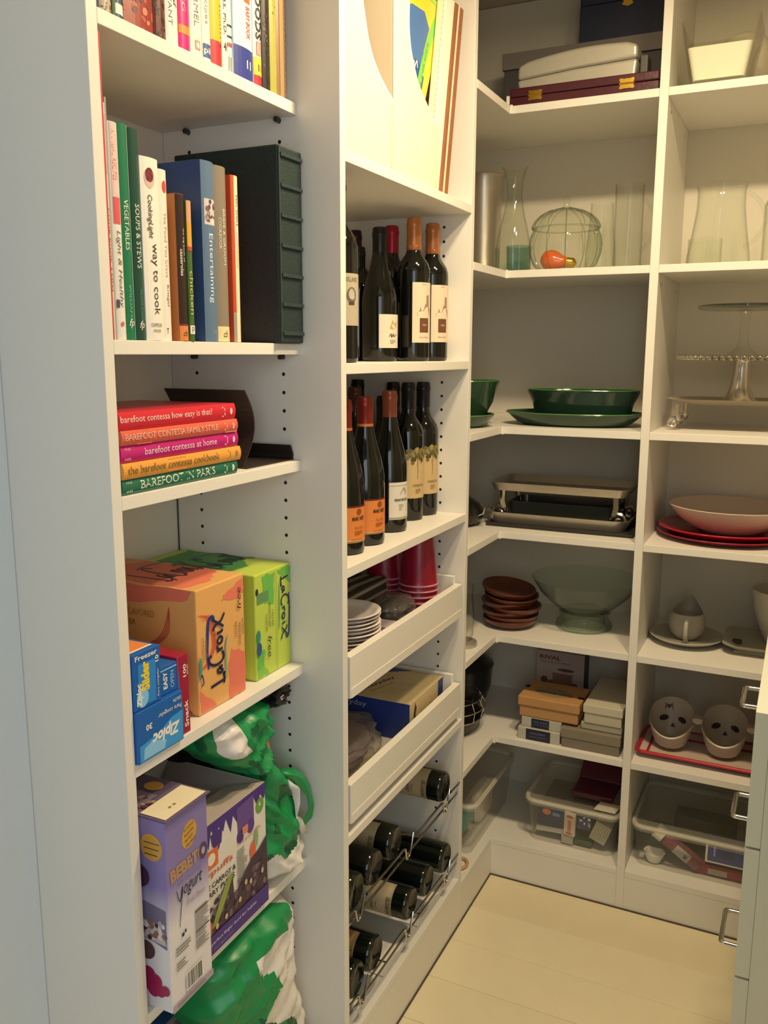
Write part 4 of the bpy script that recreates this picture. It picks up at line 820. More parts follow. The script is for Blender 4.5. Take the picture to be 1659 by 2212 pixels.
# ================================================================== TRAY CONTENTS
RED = M('8e1230', .3, var=.04); RIMC = M('c98a94', .35)
def cup_stack(n, x, y, z, grp, lab):
    for k in range(n):
        zz = z+.0135*k; l = lab[0] if k == 0 else (lab[2] if k == n-1 else lab[1].replace('red cup rim', ORD[k]+' red cup rim from the bottom'))
        t = thing('party_cup', l, 'cup', (x, y, zz), grp)
        MB().lathe([(.0455, .002), (.0445, .004), (.0438, .012), (.042, .035), (.0385, .075), (.0355, .1), (.0325, .118), (.031, .120), (0, .120)], (x, y, zz), RED, 32).build('cup_body', t)
        a = []
        for j in range(33): a.append((x+.0462*math.cos(2*math.pi*j/32), y+.0462*math.sin(2*math.pi*j/32), zz+.0035))
        MB().tube(a[:-1], .0021, RIMC, 6, closed=True).build('rim', t)
L1 = ('red cup at the very bottom of the front stack', 'red cup rim showing in the front inverted stack', 'red upside down cup on top of the front stack')
L2 = ('red cup at the very bottom of the rear stack', 'red cup rim showing in the rear inverted stack', 'red upside down cup on top of the rear stack')
cup_stack(7, -.792, 1.838, .8598, 'front stack of red cups', L1); cup_stack(7, -.893, 1.862, .8598, 'rear stack of red cups', L2)
for k in range(13):
    tag(MB().lathe([(0, .0), (.050, 0), (.062, .006), (.069, .012), (.0735, .0125), (.0735, .0137), (.068, .0137), (.061, .0077), (.049, .0015), (0, .0015)], (-.8125+.0008*((k*7) % 5-2), 1.508+.0014*((k*3) % 5-2), .8598+.0076*k), M('e6dcd6', .6, bump=.3, scale=90), 36).build('paper_bowl', org=(-.8125, 1.508, .8598+.0076*k)), 'top white paper bowl of the stack in the upper tray' if k == 12 else ORD[12-k]+' white paper bowl down in the nested stack of the upper tray', 'paper bowl', 'nested paper bowls')
NPK = M('3c3832', .8); NPL = M('a79c8c', .8)
t = thing('napkin_pack', 'pack of dark and cream striped paper napkins behind the bowls', 'napkins', (-.95, 1.70, .86))
MB().box(-1.04, -.862, 1.594, 1.812, .8600, .956, NPK).build('napkins', t, bevel=.004)
p = PR(lambda u, v, h: (-1.04+u*.78+.02*v, 1.594+v*.98, .956+h), (0, .22, 0, .22))
for k in range(5): p.poly([(.012+.045*k, .002), (.032+.045*k, .002), (.032+.045*k-.01, .11), (.034+.045*k, .218), (.014+.045*k, .218), (.012+.045*k-.01, .11)], NPL)
p.build(t); p = PR(FX(-.862, 1.594, .86), (0.001, .217, .001, .095))
for k in range(4): p.rect(0.001, .012+.024*k, .239, .02+.024*k, NPL)
p.build(t, 'side_print')
FILM = GL('f2efe9', 'a9a49c', .12, .12, 'c9c2b8')
def film_bag(lab, c, rad, seed, inner, nm='plastic_bag'):
    t = thing(nm, lab, 'plastic bag', (c[0], c[1], c[2]-rad[2]))
    MB().grid(crumple(c, rad, seed, .16, pf_bag, 40, 24, .10, None, 6.), 60, 40, FILM, wrap=True).build('bag', t)
    MB().grid(crumple((c[0], c[1], c[2]-rad[2]*.15), tuple(v*.80 for v in rad), seed+2, .18, pf_bag, 30, 18, .12, None, 5.), 40, 26, inner, wrap=True).build('bag_contents', t); return t
film_bag('crumpled clear bag with dark contents beside the red cups', (-.803, 1.722, .902), (.048, .062, .040), 2.2, M('2c2826', .5, var=.3))
t = thing('card_packet', 'small pale packet standing between bowls and clear bag', 'packet', (-.79, 1.62, .86))
MB().box(-.815, -.762, 1.600, 1.652, .8600, .905, M('b3a4ae', .5)).build('packet', t)
bx = (-1.03, -.75, 1.700, 1.8975, .6078, .698)
t = thing('freezer_bag_carton', 'cream and navy printed box lettered everyday in the lower tray', 'box', (-.9, 1.8, .6078))
MB().box(*bx, M('cdb98c', .5)).build('box', t, bevel=.001); NVY = q('20357c')
p = PR(FY(1.70, -1.03, .6078)); p.rect(0.001, .001, .279, .089, NVY); p.text('everyday', .08, .062, .09, .016, q('9fb0d0')); p.build(t)
p = PR(FZY(.698, -1.03, 1.70), (.001, .279, .001, .196))
p.poly([(0, .13), (.08, .14), (.14, .16), (.2, .196), (0, .196)], NVY); st = []
for k in range(14): a = 2*math.pi*k/14; rr = (.026, .014)[k % 2]; st.append((.10+rr*math.cos(a), .045+rr*1.2*math.sin(a)))
p.poly(st, q('3a4f86')); p.text('everyday', .150, .03, .11, .016, q('3a3f5c'), rot=72, bold=.01); p.text('storage bags', .168, .03, .08, .006, q('6a6a6a'), rot=72)
for k in range(4): p.text('value pack of bags', .19+.011*k, .03, .09, .004, q('8a7f66'), rot=76)
p.text('ESSENTIALS', .21, .188, .05, .005, q('7a7f96')); p.build(t, 'top_print')
p = PR(FX(-.75, 1.70, .6078), (.001, .196, .001, .089)); p.rect(.165, .0, .196, .089, NVY); p.poly([(.02, .03), (.035, .032), (.03, .055), (.036, .07), (.028, .085), (.02, .06)], q('3a3428')); p.text('everyday', .06, .04, .08, .014, q('5a4a30')); p.build(t, 'side_print')
film_bag('large crumpled clear bag with purple-grey contents in the lower tray', (-.862, 1.530, .652), (.098, .138, .040), 6.4, M('8a7880', .4, var=.3, scale=18))
# ================================================================== CORNER UNIT CONTENTS
# ---- shelf 1
Z = 2.0737
t = thing('wooden_case', 'dark burgundy wooden case with two brass hinges on the top corner shelf', 'case', (-.545, 2.3, Z)); BU = M('4a1d2a', .3, var=.12, bump=.2, scale=90)
MB().box(-.724, -.3665, 2.222, 2.37, Z, Z+.0235, BU).build('box_base', t, bevel=.002); MB().box(-.7245, -.366, 2.2215, 2.3705, Z+.0245, Z+.045, BU).build('lid', t, bevel=.003)
for xc in (-.66, -.44):
    m = MB(); pts = []
    for k in range(28):
        a = 2*math.pi*k/28; rr = 1-.20*math.cos(4*a)+.10*math.cos(8*a); pts.append((xc+.0185*rr*math.cos(a), Z+.0235+.0125*rr*math.sin(a)))
    m.prism(pts, lambda a, b, h: (a, 2.2213-h, b), 0, .0014, GOLD); m.build('hinge', t); MB().tube([(xc-.018, 2.2195, Z+.0235), (xc+.018, 2.2195, Z+.0235)], .002, GOLD, 8).build('hinge', t)
tag(MB().box(-.7345, -.7265, 2.2245, 2.232, Z, Z+.030, WT).build('price_tag', org=(-.73, 2.228, Z), bevel=.001), 'small white folded tag standing left of the burgundy case', 'tag')
t = thing('storage_case', 'silver-grey clamshell case with an arched top lying on the burgundy case', 'case', (-.57, 2.33, Z+.0455)); SG = M('c2bfb2', .35, .3, var=.04)
n = 12; topc = [(-.425-.29*k/n, Z+.118+.012*math.sin(math.pi*(.15+.85*k/n))-.010*(k/n)**2-(.006 if k in (0, n) else 0)) for k in range(n+1)]
mid = Z+.081
MB().prism([(-.716, mid-.010), (-.57, mid+.001), (-.424, mid+.006)]+topc, yp, 2.2505, 2.345, SG).build('lid', t, bevel=.008, seg=3)
MB().prism([(-.712, Z+.0463), (-.428, Z+.0463), (-.424, mid+.005), (-.57, mid), (-.716, mid-.011)], yp, 2.2515, 2.344, SG).build('box_base', t, bevel=.006, seg=3)
MB().box(-.423, -.405, 2.28, 2.33, Z+.055, Z+.10, M('5a5550', .4)).build('clip', t, bevel=.003)
t = thing('storage_box', 'dark grey lidded box behind the silver case', 'box', (-.59, 2.48, Z)); DG = M('4f4d4a', .6); GY = M('7b736f', .6)
MB().box(-.806, -.370, 2.418, 2.555, Z, Z+.148, DG).build('box_base', t, bevel=.002); MB().box(-.811, -.366, 2.413, 2.560, Z+.1485, Z+.190, GY).build('lid', t, bevel=.002)
t = thing('jewellery_box', 'navy blue box with small gold clasp on top of the grey box', 'box', (-.5, 2.49, Z+.19)); NB = M('1d2540', .6)
MB().box(-.612, -.370, 2.440, 2.555, Z+.1905, Z+.285, NB).build('box_base', t, bevel=.002); MB().box(-.612, -.370, 2.4395, 2.555, Z+.2855, Z+.33, NB).build('lid', t, bevel=.003)
MB().prism([(-.505, 2.312), (-.498, 2.309), (-.49, 2.306), (-.482, 2.309), (-.476, 2.312), (-.480, 2.318), (-.475, 2.325), (-.484, 2.328), (-.49, 2.324), (-.497, 2.328), (-.505, 2.325), (-.5, 2.318)], lambda a, b, h: (a, 2.4393-h, b+.036), 0, .0016, GOLD).build('clasp', t, label='small gold clasp')
box1('storage_box', 'very dark box at the left end of the top corner shelf', 'box', (-1.06, -.845, 2.30, 2.50, Z, Z+.105), M('1b1c22', .6), None, .002)
# ---- shelf 2: glass
GLS = GL('fdfefc', '6a776d'); GLD = GL('fcfdfa', '323d34')
def glass(name, lab, cat, prof, c, th=.0022, seg=36, mat=None, grp=None, fn=None, extra=None):
    """closed thin-walled vessel from its outer profile"""
    t = thing(name, lab, cat, c, grp)
    inner = [(max(0, r-th), z+(th if i == 0 else 0)) for i, (r, z) in enumerate(prof)][::-1]
    MB().lathe([(0, prof[0][1])]+prof+inner+[(0, prof[0][1]+th)], c, mat or GLS, seg, fn=fn).build('glass_body', t)
    if extra: extra(t, c)
    return t
Z = 1.6823
def ribs(a, z): return 1+.05*abs(math.cos(5*a))
cx = (-.596, 2.318, Z)
t = thing('pumpkin_jar', 'clear ribbed glass pumpkin jar with an orange bulb inside', 'jar', cx)
bp = [(.052, 0), (.066, .004), (.080, .022), (.0885, .045), (.0905, .068), (.088, .088), (.082, .102), (.079, .107)]
MB().lathe([(0, .001)]+bp+[(r-.003, z+.001) for r, z in bp[::-1]]+[(0, .004)], cx, GLD, 120, fn=ribs).build('jar_body', t)
ld = [(.084, .109), (.086, .112), (.080, .125), (.066, .140), (.045, .151), (.02, .157), (.008, .160)]
MB().lathe(ld+[(max(.001, r-.0025), z-.002) for r, z in ld[::-1]], cx, GLD, 120, fn=ribs).build('lid', t)
MB().lathe([(.011, .158), (.008, .166), (.0075, .178), (.010, .186), (.006, .188), (0, .188)], cx, GLD, 16).build('stem', t)
for k in range(12):
    a = 2*math.pi*(k+.5)/12
    MB().tube([(cx[0]+(r+.0006)*ribs(a, 0)*math.cos(a), cx[1]+(r+.0006)*ribs(a, 0)*math.sin(a), cx[2]+z) for r, z in bp[1:]], .0010, GL('e2e8e0', '77837a'), 5).build('rib', t)
    MB().tube([(cx[0]+(r+.0004)*ribs(a, 0)*math.cos(a), cx[1]+(r+.0004)*ribs(a, 0)*math.sin(a), cx[2]+z+.0008) for r, z in ld], .0010, GL('e2e8e0', '77837a'), 5).build('rib', t)
MB().lathe([(.080, .1075), (.0865, .108), (.0865, .110), (.080, .1105)], cx, GL('e6ebe2', '3a443c'), 40).build('rim', t)
bx = (-.627, 2.308, Z+.0305)
t = thing('light_bulb', 'transparent orange light bulb with brass screw base lying in the pumpkin jar', 'bulb', bx, rot=(0, R(99), R(-6)))
MB().lathe([(0, -.030), (.012, -.027), (.022, -.019), (.0265, -.006), (.0255, .006), (.021, .018), (.016, .028), (.0135, .036), (.0125, .042)], (0, 0, 0), M('d2622c', .15, spec=.8), 28).build('bulb_glass', t)
pr_ = [(.0128, .042)]+[((.0132, .0122)[k % 2], .044+.0022*k) for k in range(8)]+[(.009, .0625), (.004, .066), (0, .066)]
MB().lathe(pr_, (0, 0, 0), GOLD, 20).build('screw_base', t)
glass('carafe', 'clear glass carafe with waisted neck and round medallion', 'carafe', [(.036, 0), (.045, .004), (.0475, .02), (.0475, .06), (.043, .095), (.036, .125), (.028, .155), (.0225, .185), (.021, .205), (.0225, .235), (.029, .262), (.0345, .272)], (-.738, 2.325, Z), .002, 36, GLD,
      extra=lambda t, c: MB().lathe([(0, 0), (.015, 0), (.0165, .0015), (.015, .003), (0, .003)], (c[0]-.012, c[1]-.0405, c[2]+.142), GLD, 20, ax='y').build('medallion', t))
def handle(h0, h1, r0, out, ang, rr=.0045):
    def f(t, c):
        d = Vector((math.cos(R(ang)), math.sin(R(ang)), 0)); pts = []
        for k in range(13): a = math.pi*k/12; pts.append(Vector(c)+d*(r0+out*math.sin(a)**.7)+Vector((0, 0, h0+(h1-h0)*k/12)))
        MB().tube([tuple(p) for p in pts], rr, GLD, 8).build('handle', t)
    return f
glass('pitcher', 'tall clear glass pitcher with handle right of the pumpkin jar', 'pitcher', [(.034, 0), (.036, .004), (.036, .20), (.0365, .216)], (-.450, 2.38, Z), .002, 32, None, None, None, handle(.05, .18, .034, .036, -12))
glass('glass_vase', 'clear glass vase standing between pumpkin jar and tall pitcher', 'vase', [(.038, 0), (.041, .004), (.041, .06), (.033, .13), (.030, .19)], (-.538, 2.47, Z), .002, 30)
t = thing('metal_canister', 'tall brushed silver canister with flared rim at the left of the glass shelf', 'canister', (-.865, 2.44, Z))
MB().lathe([(0, .0), (.052, 0), (.056, .006), (.052, .014), (.0495, .024), (.051, .20), (.054, .235), (.0575, .272), (.060, .278), (.0575, .280), (.052, .25), (.049, .2), (.047, .03), (0, .02)], (-.865, 2.44, Z), M('b8b0a4', .28, .8), 36).build('canister_body', t)
MB().lathe([(.0525, .001), (.057, .006), (.054, .016), (.0525, .017)], (-.865, 2.44, Z), WT, 36).build('base_ring', t)
glass('blue_tumbler', 'small teal blue glass tumbler behind the carafe', 'tumbler', [(.03, 0), (.033, .003), (.036, .09)], (-.768, 2.475, Z), .002, 24, GL('dbeaea', '7fa9b5'))
# ---- shelf 3: green ceramics
Z = 1.2867; GRN = M('2a4630', .12, var=.25, scale=18, spec=.6); GRD = M('1d3528', .12, var=.2, scale=18, spec=.6)
def dish(name, lab, cat, c, rx, ry, prof, mat, seg=56, rimmat=None, grp=None):
    t = thing(name, lab, cat, c, grp)
    MB().lathe([(r*rx, z) for r, z in prof], c, mat, seg, sy=ry/rx).build('dish_body', t)
    if rimmat:
        r, z = max(prof, key=lambda p_: p_[1]); MB().tube([(c[0]+r*rx*math.cos(2*math.pi*k/48), c[1]+r*ry*math.sin(2*math.pi*k/48), c[2]+z) for k in range(48)], .0018, rimmat, 6, closed=True).build('rim', t)
    return t
PLT = lambda h: [(0, .0), (.72, 0), (.82, .006), (.97, h-.004), (1, h), (.99, h+.002), (.93, h-.004), (.78, .010), (0, .008)]
GRM = M('4f7f4a', .15, spec=.7)
dish('platter', 'large oval green glazed platter under the deep green bowl', 'platter', (-.563, 2.345, Z), .185, .118, PLT(.032), GRN, rimmat=GRM)
dish('serving_bowl', 'wide deep green glazed bowl standing in the oval platter', 'bowl', (-.542, 2.350, Z+.0125), .150, .085, [(0, 0), (.80, 0), (.84, .010), (.90, .045), (.99, .073), (1.0, .080), (.98, .081), (.95, .075), (.86, .045), (.78, .012), (0, .008)], GRD, rimmat=GRM)
dish('plate', 'green glazed plate under the left green bowl', 'plate', (-.832, 2.16, Z), .103, .103, PLT(.030), GRN, rimmat=GRM)
dish('serving_bowl', 'flared green glazed bowl on the left plate, partly behind the divider', 'bowl', (-.822, 2.205, Z+.0165), .092, .092, [(0, 0), (.55, 0), (.60, .008), (.82, .045), (.97, .092), (1.0, .100), (.97, .101), (.90, .09), (.75, .045), (.5, .012), (0, .010)], GRN, rimmat=GRM)
# ---- shelf 4: silver trays
Z = 1.0075
box1('placemat', 'dark rectangular placemat under the silver trays', 'placemat', (-.775, -.376, 2.262, 2.54, Z, Z+.008), M('2b2624', .7), None, .002)
def rrect(x0, x1, y0, y1, r, n=6):
    P = []
    for cx_, cy_, a0 in ((x1-r, y1-r, 0), (x0+r, y1-r, 90), (x0+r, y0+r, 180), (x1-r, y0+r, 270)):
        for k in range(n+1): a = R(a0+90*k/n); P.append((cx_+r*math.cos(a), cy_+r*math.sin(a)))
    return P
def tray(name, lab, cat, x0, x1, y0, y1, z, h, mat, flare=.012, r=.03, t_=.003, grp=None, legs=None):
    t = thing(name, lab, cat, ((x0+x1)/2, (y0+y1)/2, z if not legs else z-legs), grp)
    A = rrect(x0+flare, x1-flare, y0+flare, y1-flare, r); B = rrect(x0, x1, y0, y1, r+flare*.5); D = rrect(x0+t_, x1-t_, y0+t_, y1-t_, r+flare*.4); E_ = rrect(x0+flare+t_, x1-flare-t_, y0+flare+t_, y1-flare-t_, r)
    n = len(A); v = [(a, b, z) for a, b in A]+[(a, b, z+h) for a, b in B]+[(a, b, z+h) for a, b in D]+[(a, b, z+t_) for a, b in E_]
    fs = [list(range(n))[::-1], list(range(3*n, 4*n))]
    for L0 in (0, n, 2*n):
        for j in range(n): fs.append([L0+j, L0+(j+1) % n, L0+n+(j+1) % n, L0+n+j])
    MB().add(v, fs, mat, True).build('tray_body', t)
    if legs:
        for sx_, lx in ((-1, x0+.035), (1, x1-.035)):
            for ly in (y0+.028, y1-.028):
                pts = [(lx, ly, z+.001), (lx+sx_*.001, ly, z-legs*.35), (lx-sx_*.004, ly, z-legs*.6)]
                for k in range(16):
                    a = R(170-sx_*0-k*32); rr = legs*.24*(1-k/19); pts.append((lx+sx_*(.010+rr*math.cos(a)), ly, z-legs+legs*.26+rr*math.sin(a)))
                MB().tube(pts, legs*.075, SILV, 7, rr=[legs*.10]*3+[legs*(.085-.003*k) for k in range(16)]).build('leg', t, label='scroll shaped silver leg')
    return t
tray('tray', 'lower rectangular silver tray with rounded corners', 'tray', -.786, -.392, 2.268, 2.50, Z+.0085, .030, M('b5ada0', .3, .75, var=.08), .014)
tray('footed_tray', 'upper silver tray standing on four scroll legs', 'tray', -.774, -.396, 2.272, 2.47, Z+.098, .022, M('b9b0a2', .28, .7, var=.08), .010, .02, legs=.0855)
tray('tray', 'dark glossy dish stored between the two silver trays', 'tray', -.735, -.44, 2.33, 2.46, Z+.0125, .05, M('3c403c', .18), .006, .02)
t = thing('covered_dish', 'dark pewter lidded dish at the left of the tray shelf', 'dish', (-.88, 2.26, Z)); PW = M('3c3a38', .25, .7)
MB().lathe([(0, 0), (.06, 0), (.078, .012), (.086, .034), (.084, .036), (.07, .06), (.04, .08), (.012, .088), (0, .088)], (-.865, 2.25, Z), PW, 40).build('dish_body', t); MB().tube([(-.865+.014*math.cos(a), 2.25, Z+.098+.014*math.sin(a)) for a in [2*math.pi*k/16 for k in range(16)]], .003, CHROME, 8, closed=True).build('ring_handle', t)
MB().tube([(-.79, 2.23, Z+.03), (-.77, 2.225, Z+.04), (-.765, 2.225, Z+.055), (-.78, 2.23, Z+.062)], .003, CHROME, 8).build('handle', t)
# ---- shelf 5: wooden bowls, punch bowl, hurricane glass
Z = .7176; WD = M('5c2c1c', .3, var=.35, scale=9, bump=.1)
for k in range(7):
    zz = Z+.0125*k; ox = (.0, .004, -.003, .012, -.006, .002, -.008)[k]; tilt = 0 if k < 5 else (R(4) if k == 5 else R(8))
    t = thing('wooden_bowl', ('lowest dark wooden salad bowl of the stack', 'second wooden bowl from the bottom of the stack', 'third wooden bowl from the bottom of the stack', 'middle wooden bowl of the stack, pushed to the right', 'third wooden bowl from the top of the stack', 'second wooden bowl from the top, slightly tilted', 'top wooden salad bowl, tilted with its inside showing')[k], 'bowl', (-.712+ox, 2.31, zz+(.006 if k > 4 else 0)+(.006 if k > 5 else 0)), 'stack of wooden salad bowls', rot=(R(3) if k > 4 else 0, tilt, 0))
    MB().lathe([(0, 0), (.045, 0), (.060, .004), (.072, .014), (.0765, .024), (.0755, .026), (.072, .024), (.066, .014), (.05, .007), (0, .005)], (0, 0, 0), WD, 40).build('bowl_body', t)
glass('punch_bowl', 'large clear glass punch bowl on its stand', 'bowl', [(.055, .048), (.071, .052), (.098, .075), (.124, .1), (.143, .13), (.150, .142)], (-.519, 2.385, Z), .003, 48, GL('f8fbf7', '4a574e'),
      extra=lambda t, c: MB().lathe([(.060, 0), (.076, .0), (.079, .006), (.076, .016), (.068, .024), (.066, .034), (.072, .046), (.068, .0475), (.060, .04), (.058, .02), (.058, .004)], c, GL('e9efe8', '7a877e', .10, .08, 'a7b0a5'), 44).build('stand', t))
t = thing('hurricane_lamp', 'clear glass hurricane candle holder on a round foot at the divider', 'candle holder', (-.775, 2.085, Z))
MB().lathe([(0, 0), (.042, 0), (.044, .004), (.042, .010), (.02, .016), (0, .016)], (-.775, 2.085, Z), M('c9c3b8', .2, .6), 32).build('foot', t); MB().lathe([(.026, .0165), (.033, .03), (.034, .07), (.030, .14), (.032, .165), (.030, .165), (.028, .14), (.032, .07), (.031, .03), (.024, .0175)], (-.775, 2.085, Z), GLD, 32).build('glass_chimney', t)
# ---- shelf 6: boxes and wire baskets
Z = .4248; WB = M('b9b6a8', .6); NV2 = M('1f2536', .55)
def lidbox(name, lab, b, lidz, base, lid, ov=.003, pr=None, cat='box', grp=None, bev=.0015):
    x0, x1, y0, y1, z0, z1 = b; t = thing(name, lab, cat, ((x0+x1)/2, (y0+y1)/2, z0), grp)
    MB().box(x0+ov, x1-ov, y0+ov, y1-ov, z0, lidz-.0003, base).build('box_base', t, bevel=bev); MB().box(x0, x1, y0, y1, lidz, z1, lid).build('lid', t, bevel=bev)
    if pr: pr(t, b)
    return t
def navl(t, b):
    w = b[1]-b[0]; h = b[5]-b[4]; p = PR(FY(b[2]-.0003, b[0], b[4]), (0, w, 0, h)); p.rect(w*.2 if w > .115 else w*.25, .0005, w*.78 if w > .115 else w*.7, h-.0005, NV2); p.text('MODERN' if w > .115 else 'GLASS', w*.3, h*.55, w*.35, h*.16, q('6f7fa8')); p.text('votive holders', w*.27, h*.3, w*.42, h*.1, q('6f7fa8')); p.build(t)
t = thing('gift_box', 'lower white box with navy band at the shelf front', 'box', (-.59, 2.3, Z), 'white boxes with navy bands'); MB().box(-.652, -.5345, 2.219, 2.40, Z, Z+.0325, WB).build('box', t, bevel=.001); navl(t, (-.652, -.5345, 2.219, 2.4, Z, Z+.0325))
t = thing('gift_box', 'upper white box with navy band, under the cardboard box', 'box', (-.59, 2.3, Z+.033), 'white boxes with navy bands'); MB().box(-.645, -.5335, 2.229, 2.39, Z+.033, Z+.0605, WB).build('box', t, bevel=.001); navl(t, (-.645, -.5335, 2.229, 2.39, Z+.033, Z+.0605))
KF = M('b98a58', .65, var=.05)
t = lidbox('cardboard_box', 'brown cardboard box with an appetizer plates label on its lid', (-.657, -.486, 2.2265, 2.36, Z+.0612, Z+.120), Z+.093, KF, KF, .004, None, 'box', None, .003)
p = PR(FZY(Z+.120, -.657, 2.2265)); p.poly([(.03+.055+.055*math.cos(a), .062+.036*math.sin(a)) for a in [2*math.pi*k/24 for k in range(24)]], q('9a8460')); p.text('APPETIZER PLATES', .035, .05, .105, .014, q('3a2c1c'), bold=.02, rot=-2); p.text('set of four', .06, .035, .05, .006, q('6a5436')); p.text('Tasteful', .06, .075, .05, .01, q('6a5436')); p.rect(.0, .07, .012, .09, K); p.rect(.155, .045, .171, .06, K); p.build(t, 'label')
lidbox('storage_box', 'flat grey-brown lidded box resting at the shelf edge', (-.5315, -.3725, 2.2165, 2.40, Z, Z+.0545), Z+.0275, M('7d7464', .7), M('857b6a', .7), .002)
t = thing('flatware_case', 'slim pale box in a clear wrap under the white lidded box', 'box', (-.42, 2.35, Z+.0555)); MB().box(-.482, -.3725, 2.232, 2.46, Z+.0552, Z+.075, M('aaa391', .45, bump=.4, scale=90)).build('box', t, bevel=.003)
lidbox('white_box', 'off-white lidded box on top of the right stack', (-.476, -.3715, 2.226, 2.45, Z+.0756, Z+.1275), Z+.105, M('bdb5a0', .7, bump=.3), M('c6beaa', .7, bump=.3), .003)
t = thing('appliance_box', 'printed slow cooker box with red capitals against the back panel', 'box', (-.6, 2.53, Z)); MB().box(-.680, -.5355, 2.495, 2.56, Z, Z+.166, M('b9a9a2', .6)).build('box', t, bevel=.001)
p = PR(FY(2.495, -.68, Z), (.001, .1435, .001, .165)); p.text('RIVAL', .009, .140, .065, .013, q('7a3a30'), bold=.03); p.text('Replacement Bowl', .012, .127, .09, .009, q('6a5a58')); p.disc(.09, .112, .026, .005, q('6a4a44')); p.rect(.05, .05, .11, .10, q('8d6e68')); p.poly([(.05, .1), (.06, .05), (.1, .05), (.112, .1)], q('8a6860')); p.disc(.025, .075, .011, .011, q('5a3a36')); p.disc(.045, .068, .011, .009, q('7a5a50')); p.disc(.115, .068, .012, .008, q('7a5a50')); p.build(t)
p = PR(FX(-.5355, 2.495, Z)); p.rect(.001, .001, .064, .165, q('1c2430')); p.build(t, 'side_print')
t = thing('slow_cooker', 'black glossy slow cooker pot at the dark left of the shelf', 'pot', (-.9, 2.30, Z)); BP = M('1a1817', .25)
MB().lathe([(0, .0), (.075, 0), (.088, .01), (.10, .05), (.105, .11), (.108, .115), (.104, .12), (.07, .145), (.02, .155), (0, .155)], (-.905, 2.42, Z), BP, 40).build('pot_body', t); MB().lathe([(0, .155), (.012, .155), (.015, .168), (0, .17)], (-.905, 2.42, Z), BP, 16).build('knob', t)
t = thing('wire_basket', 'dark basket with shiny wire rims beside the left divider', 'basket', (-.84, 2.18, Z)); 
MB().lathe([(0, .0), (.05, 0), (.06, .01), (.075, .045), (.073, .045), (.058, .012), (0, .004)], (-.83, 2.20, Z), M('24201e', .4), 36, sy=1.25).build('basket_body', t)
for zz, rr in ((.046, .076), (.075, .082), (.098, .07)):
    MB().tube([(-.83+rr*math.cos(2*math.pi*k/40), 2.20+rr*1.25*math.sin(2*math.pi*k/40), Z+zz) for k in range(40)], .0016, CHROME, 6, closed=True).build('wire', t)
for k in range(14):
    a = 2*math.pi*k/14; c_, s_ = math.cos(a), math.sin(a); MB().tube([(-.83+.075*c_, 2.20+.075*1.25*s_, Z+.044), (-.83+.082*c_, 2.20+.082*1.25*s_, Z+.075), (-.83+.07*c_, 2.20+.07*1.25*s_, Z+.098)], .0012, CHROME, 5).build('wire', t)
# ---- bottom deck: clear bins
Z = .1135
BIN = GL('fafaf8', 'a9a9a0', .08, .1, 'e0dcd0'); LID = GL('fafaf6', 'a9a99e', .20, .12, 'ece7da'); RIM = GL('fafaf6', 'c9c9be', .60, .12, 'e9e4d6')
def bin_(lab, x0, x1, y0, y1, h, taper=.018, name='storage_bin'):
    t = thing(name, lab, 'bin', ((x0+x1)/2, (y0+y1)/2, Z)); tp = taper
    for e, nm in ((0, 'bin_body'),):
        A = rrect(x0+tp, x1-tp, y0+tp, y1-tp, .02); B = rrect(x0+.005, x1-.005, y0+.005, y1-.005, .026); n = len(A)
        v = [(a, b, Z+.0005) for a, b in A]+[(a, b, Z+h) for a, b in B]
        MB().add(v, [list(range(n))[::-1]]+[[j, (j+1) % n, n+(j+1) % n, n+j] for j in range(n)], BIN, True).build(nm, t)
    O = rrect(x0, x1, y0, y1, .03); I = rrect(x0+.014, x1-.014, y0+.014, y1-.014, .022); n = len(O)
    v = [(a, b, Z+h-.012) for a, b in O]+[(a, b, Z+h+.008) for a, b in O]+[(a, b, Z+h+.010) for a, b in rrect(x0+.004, x1-.004, y0+.004, y1-.004, .028)]+[(a, b, Z+h+.004) for a, b in I]
    fs = [list(range(3*n, 4*n))]
    for L0 in (0, n, 2*n):
        for j in range(n): fs.append([L0+j, L0+(j+1) % n, L0+n+(j+1) % n, L0+n+j])
    MB().add(v, fs, LID, True).build('lid', t)
    MB().tube([(a, b, Z+h-.001) for a, b in rrect(x0+.004, x1-.004, y0+.004, y1-.004, .028)], .0062, RIM, 8, closed=True).build('rim', t); return t
bin_('clear plastic bin with white rim lid in the corner bay', -.633, -.366, 2.232, 2.50, .125)
z1 = Z+.003
def item(name, lab, cat, o, U, V, Wv, mat, prf=None, bev=.002):
    m = MB().obox(o, U, V, Wv, mat); c = tuple(Vector(o)+(Vector(U)+Vector(V))/2); t = thing(name, lab, cat, c, 'things packed in the clear bins'); m.build(name+'_body', t, bevel=bev)
    if prf:
        Un, Wn = Vector(U).normalized(), Vector(Wv).normalized(); Nn = Un.cross(Wn); Nn = -Nn if Nn.y > 0 else Nn
        p = PR(lambda u, v, h: tuple(Vector(o)+Un*u+Wn*v+Vector((0, -1, 0))*h)); prf(p, Vector(U).length, Vector(Wv).length); p.build(t)
    return t
def f(p, w, h): p.disc(w*.3, h*.86, .012, .009, q('d9703a')); p.rect(w*.5, h*.7, w*.75, h*.9, q('6a8ea0'))
item('blue_packet', 'navy blue packet seen through the corner bin front', 'packet', (-.600, 2.262, z1+.045), (.085, 0, -.003), (0, .03, 0), (.002, 0, .045), M('2b3a63', .5), f)
item('white_packet', 'long white packet lying under the navy packet in the corner bin', 'packet', (-.602, 2.264, z1+.018), (.09, 0, .006), (0, .03, 0), (-.001, 0, .016), M('cbc7ba', .5))
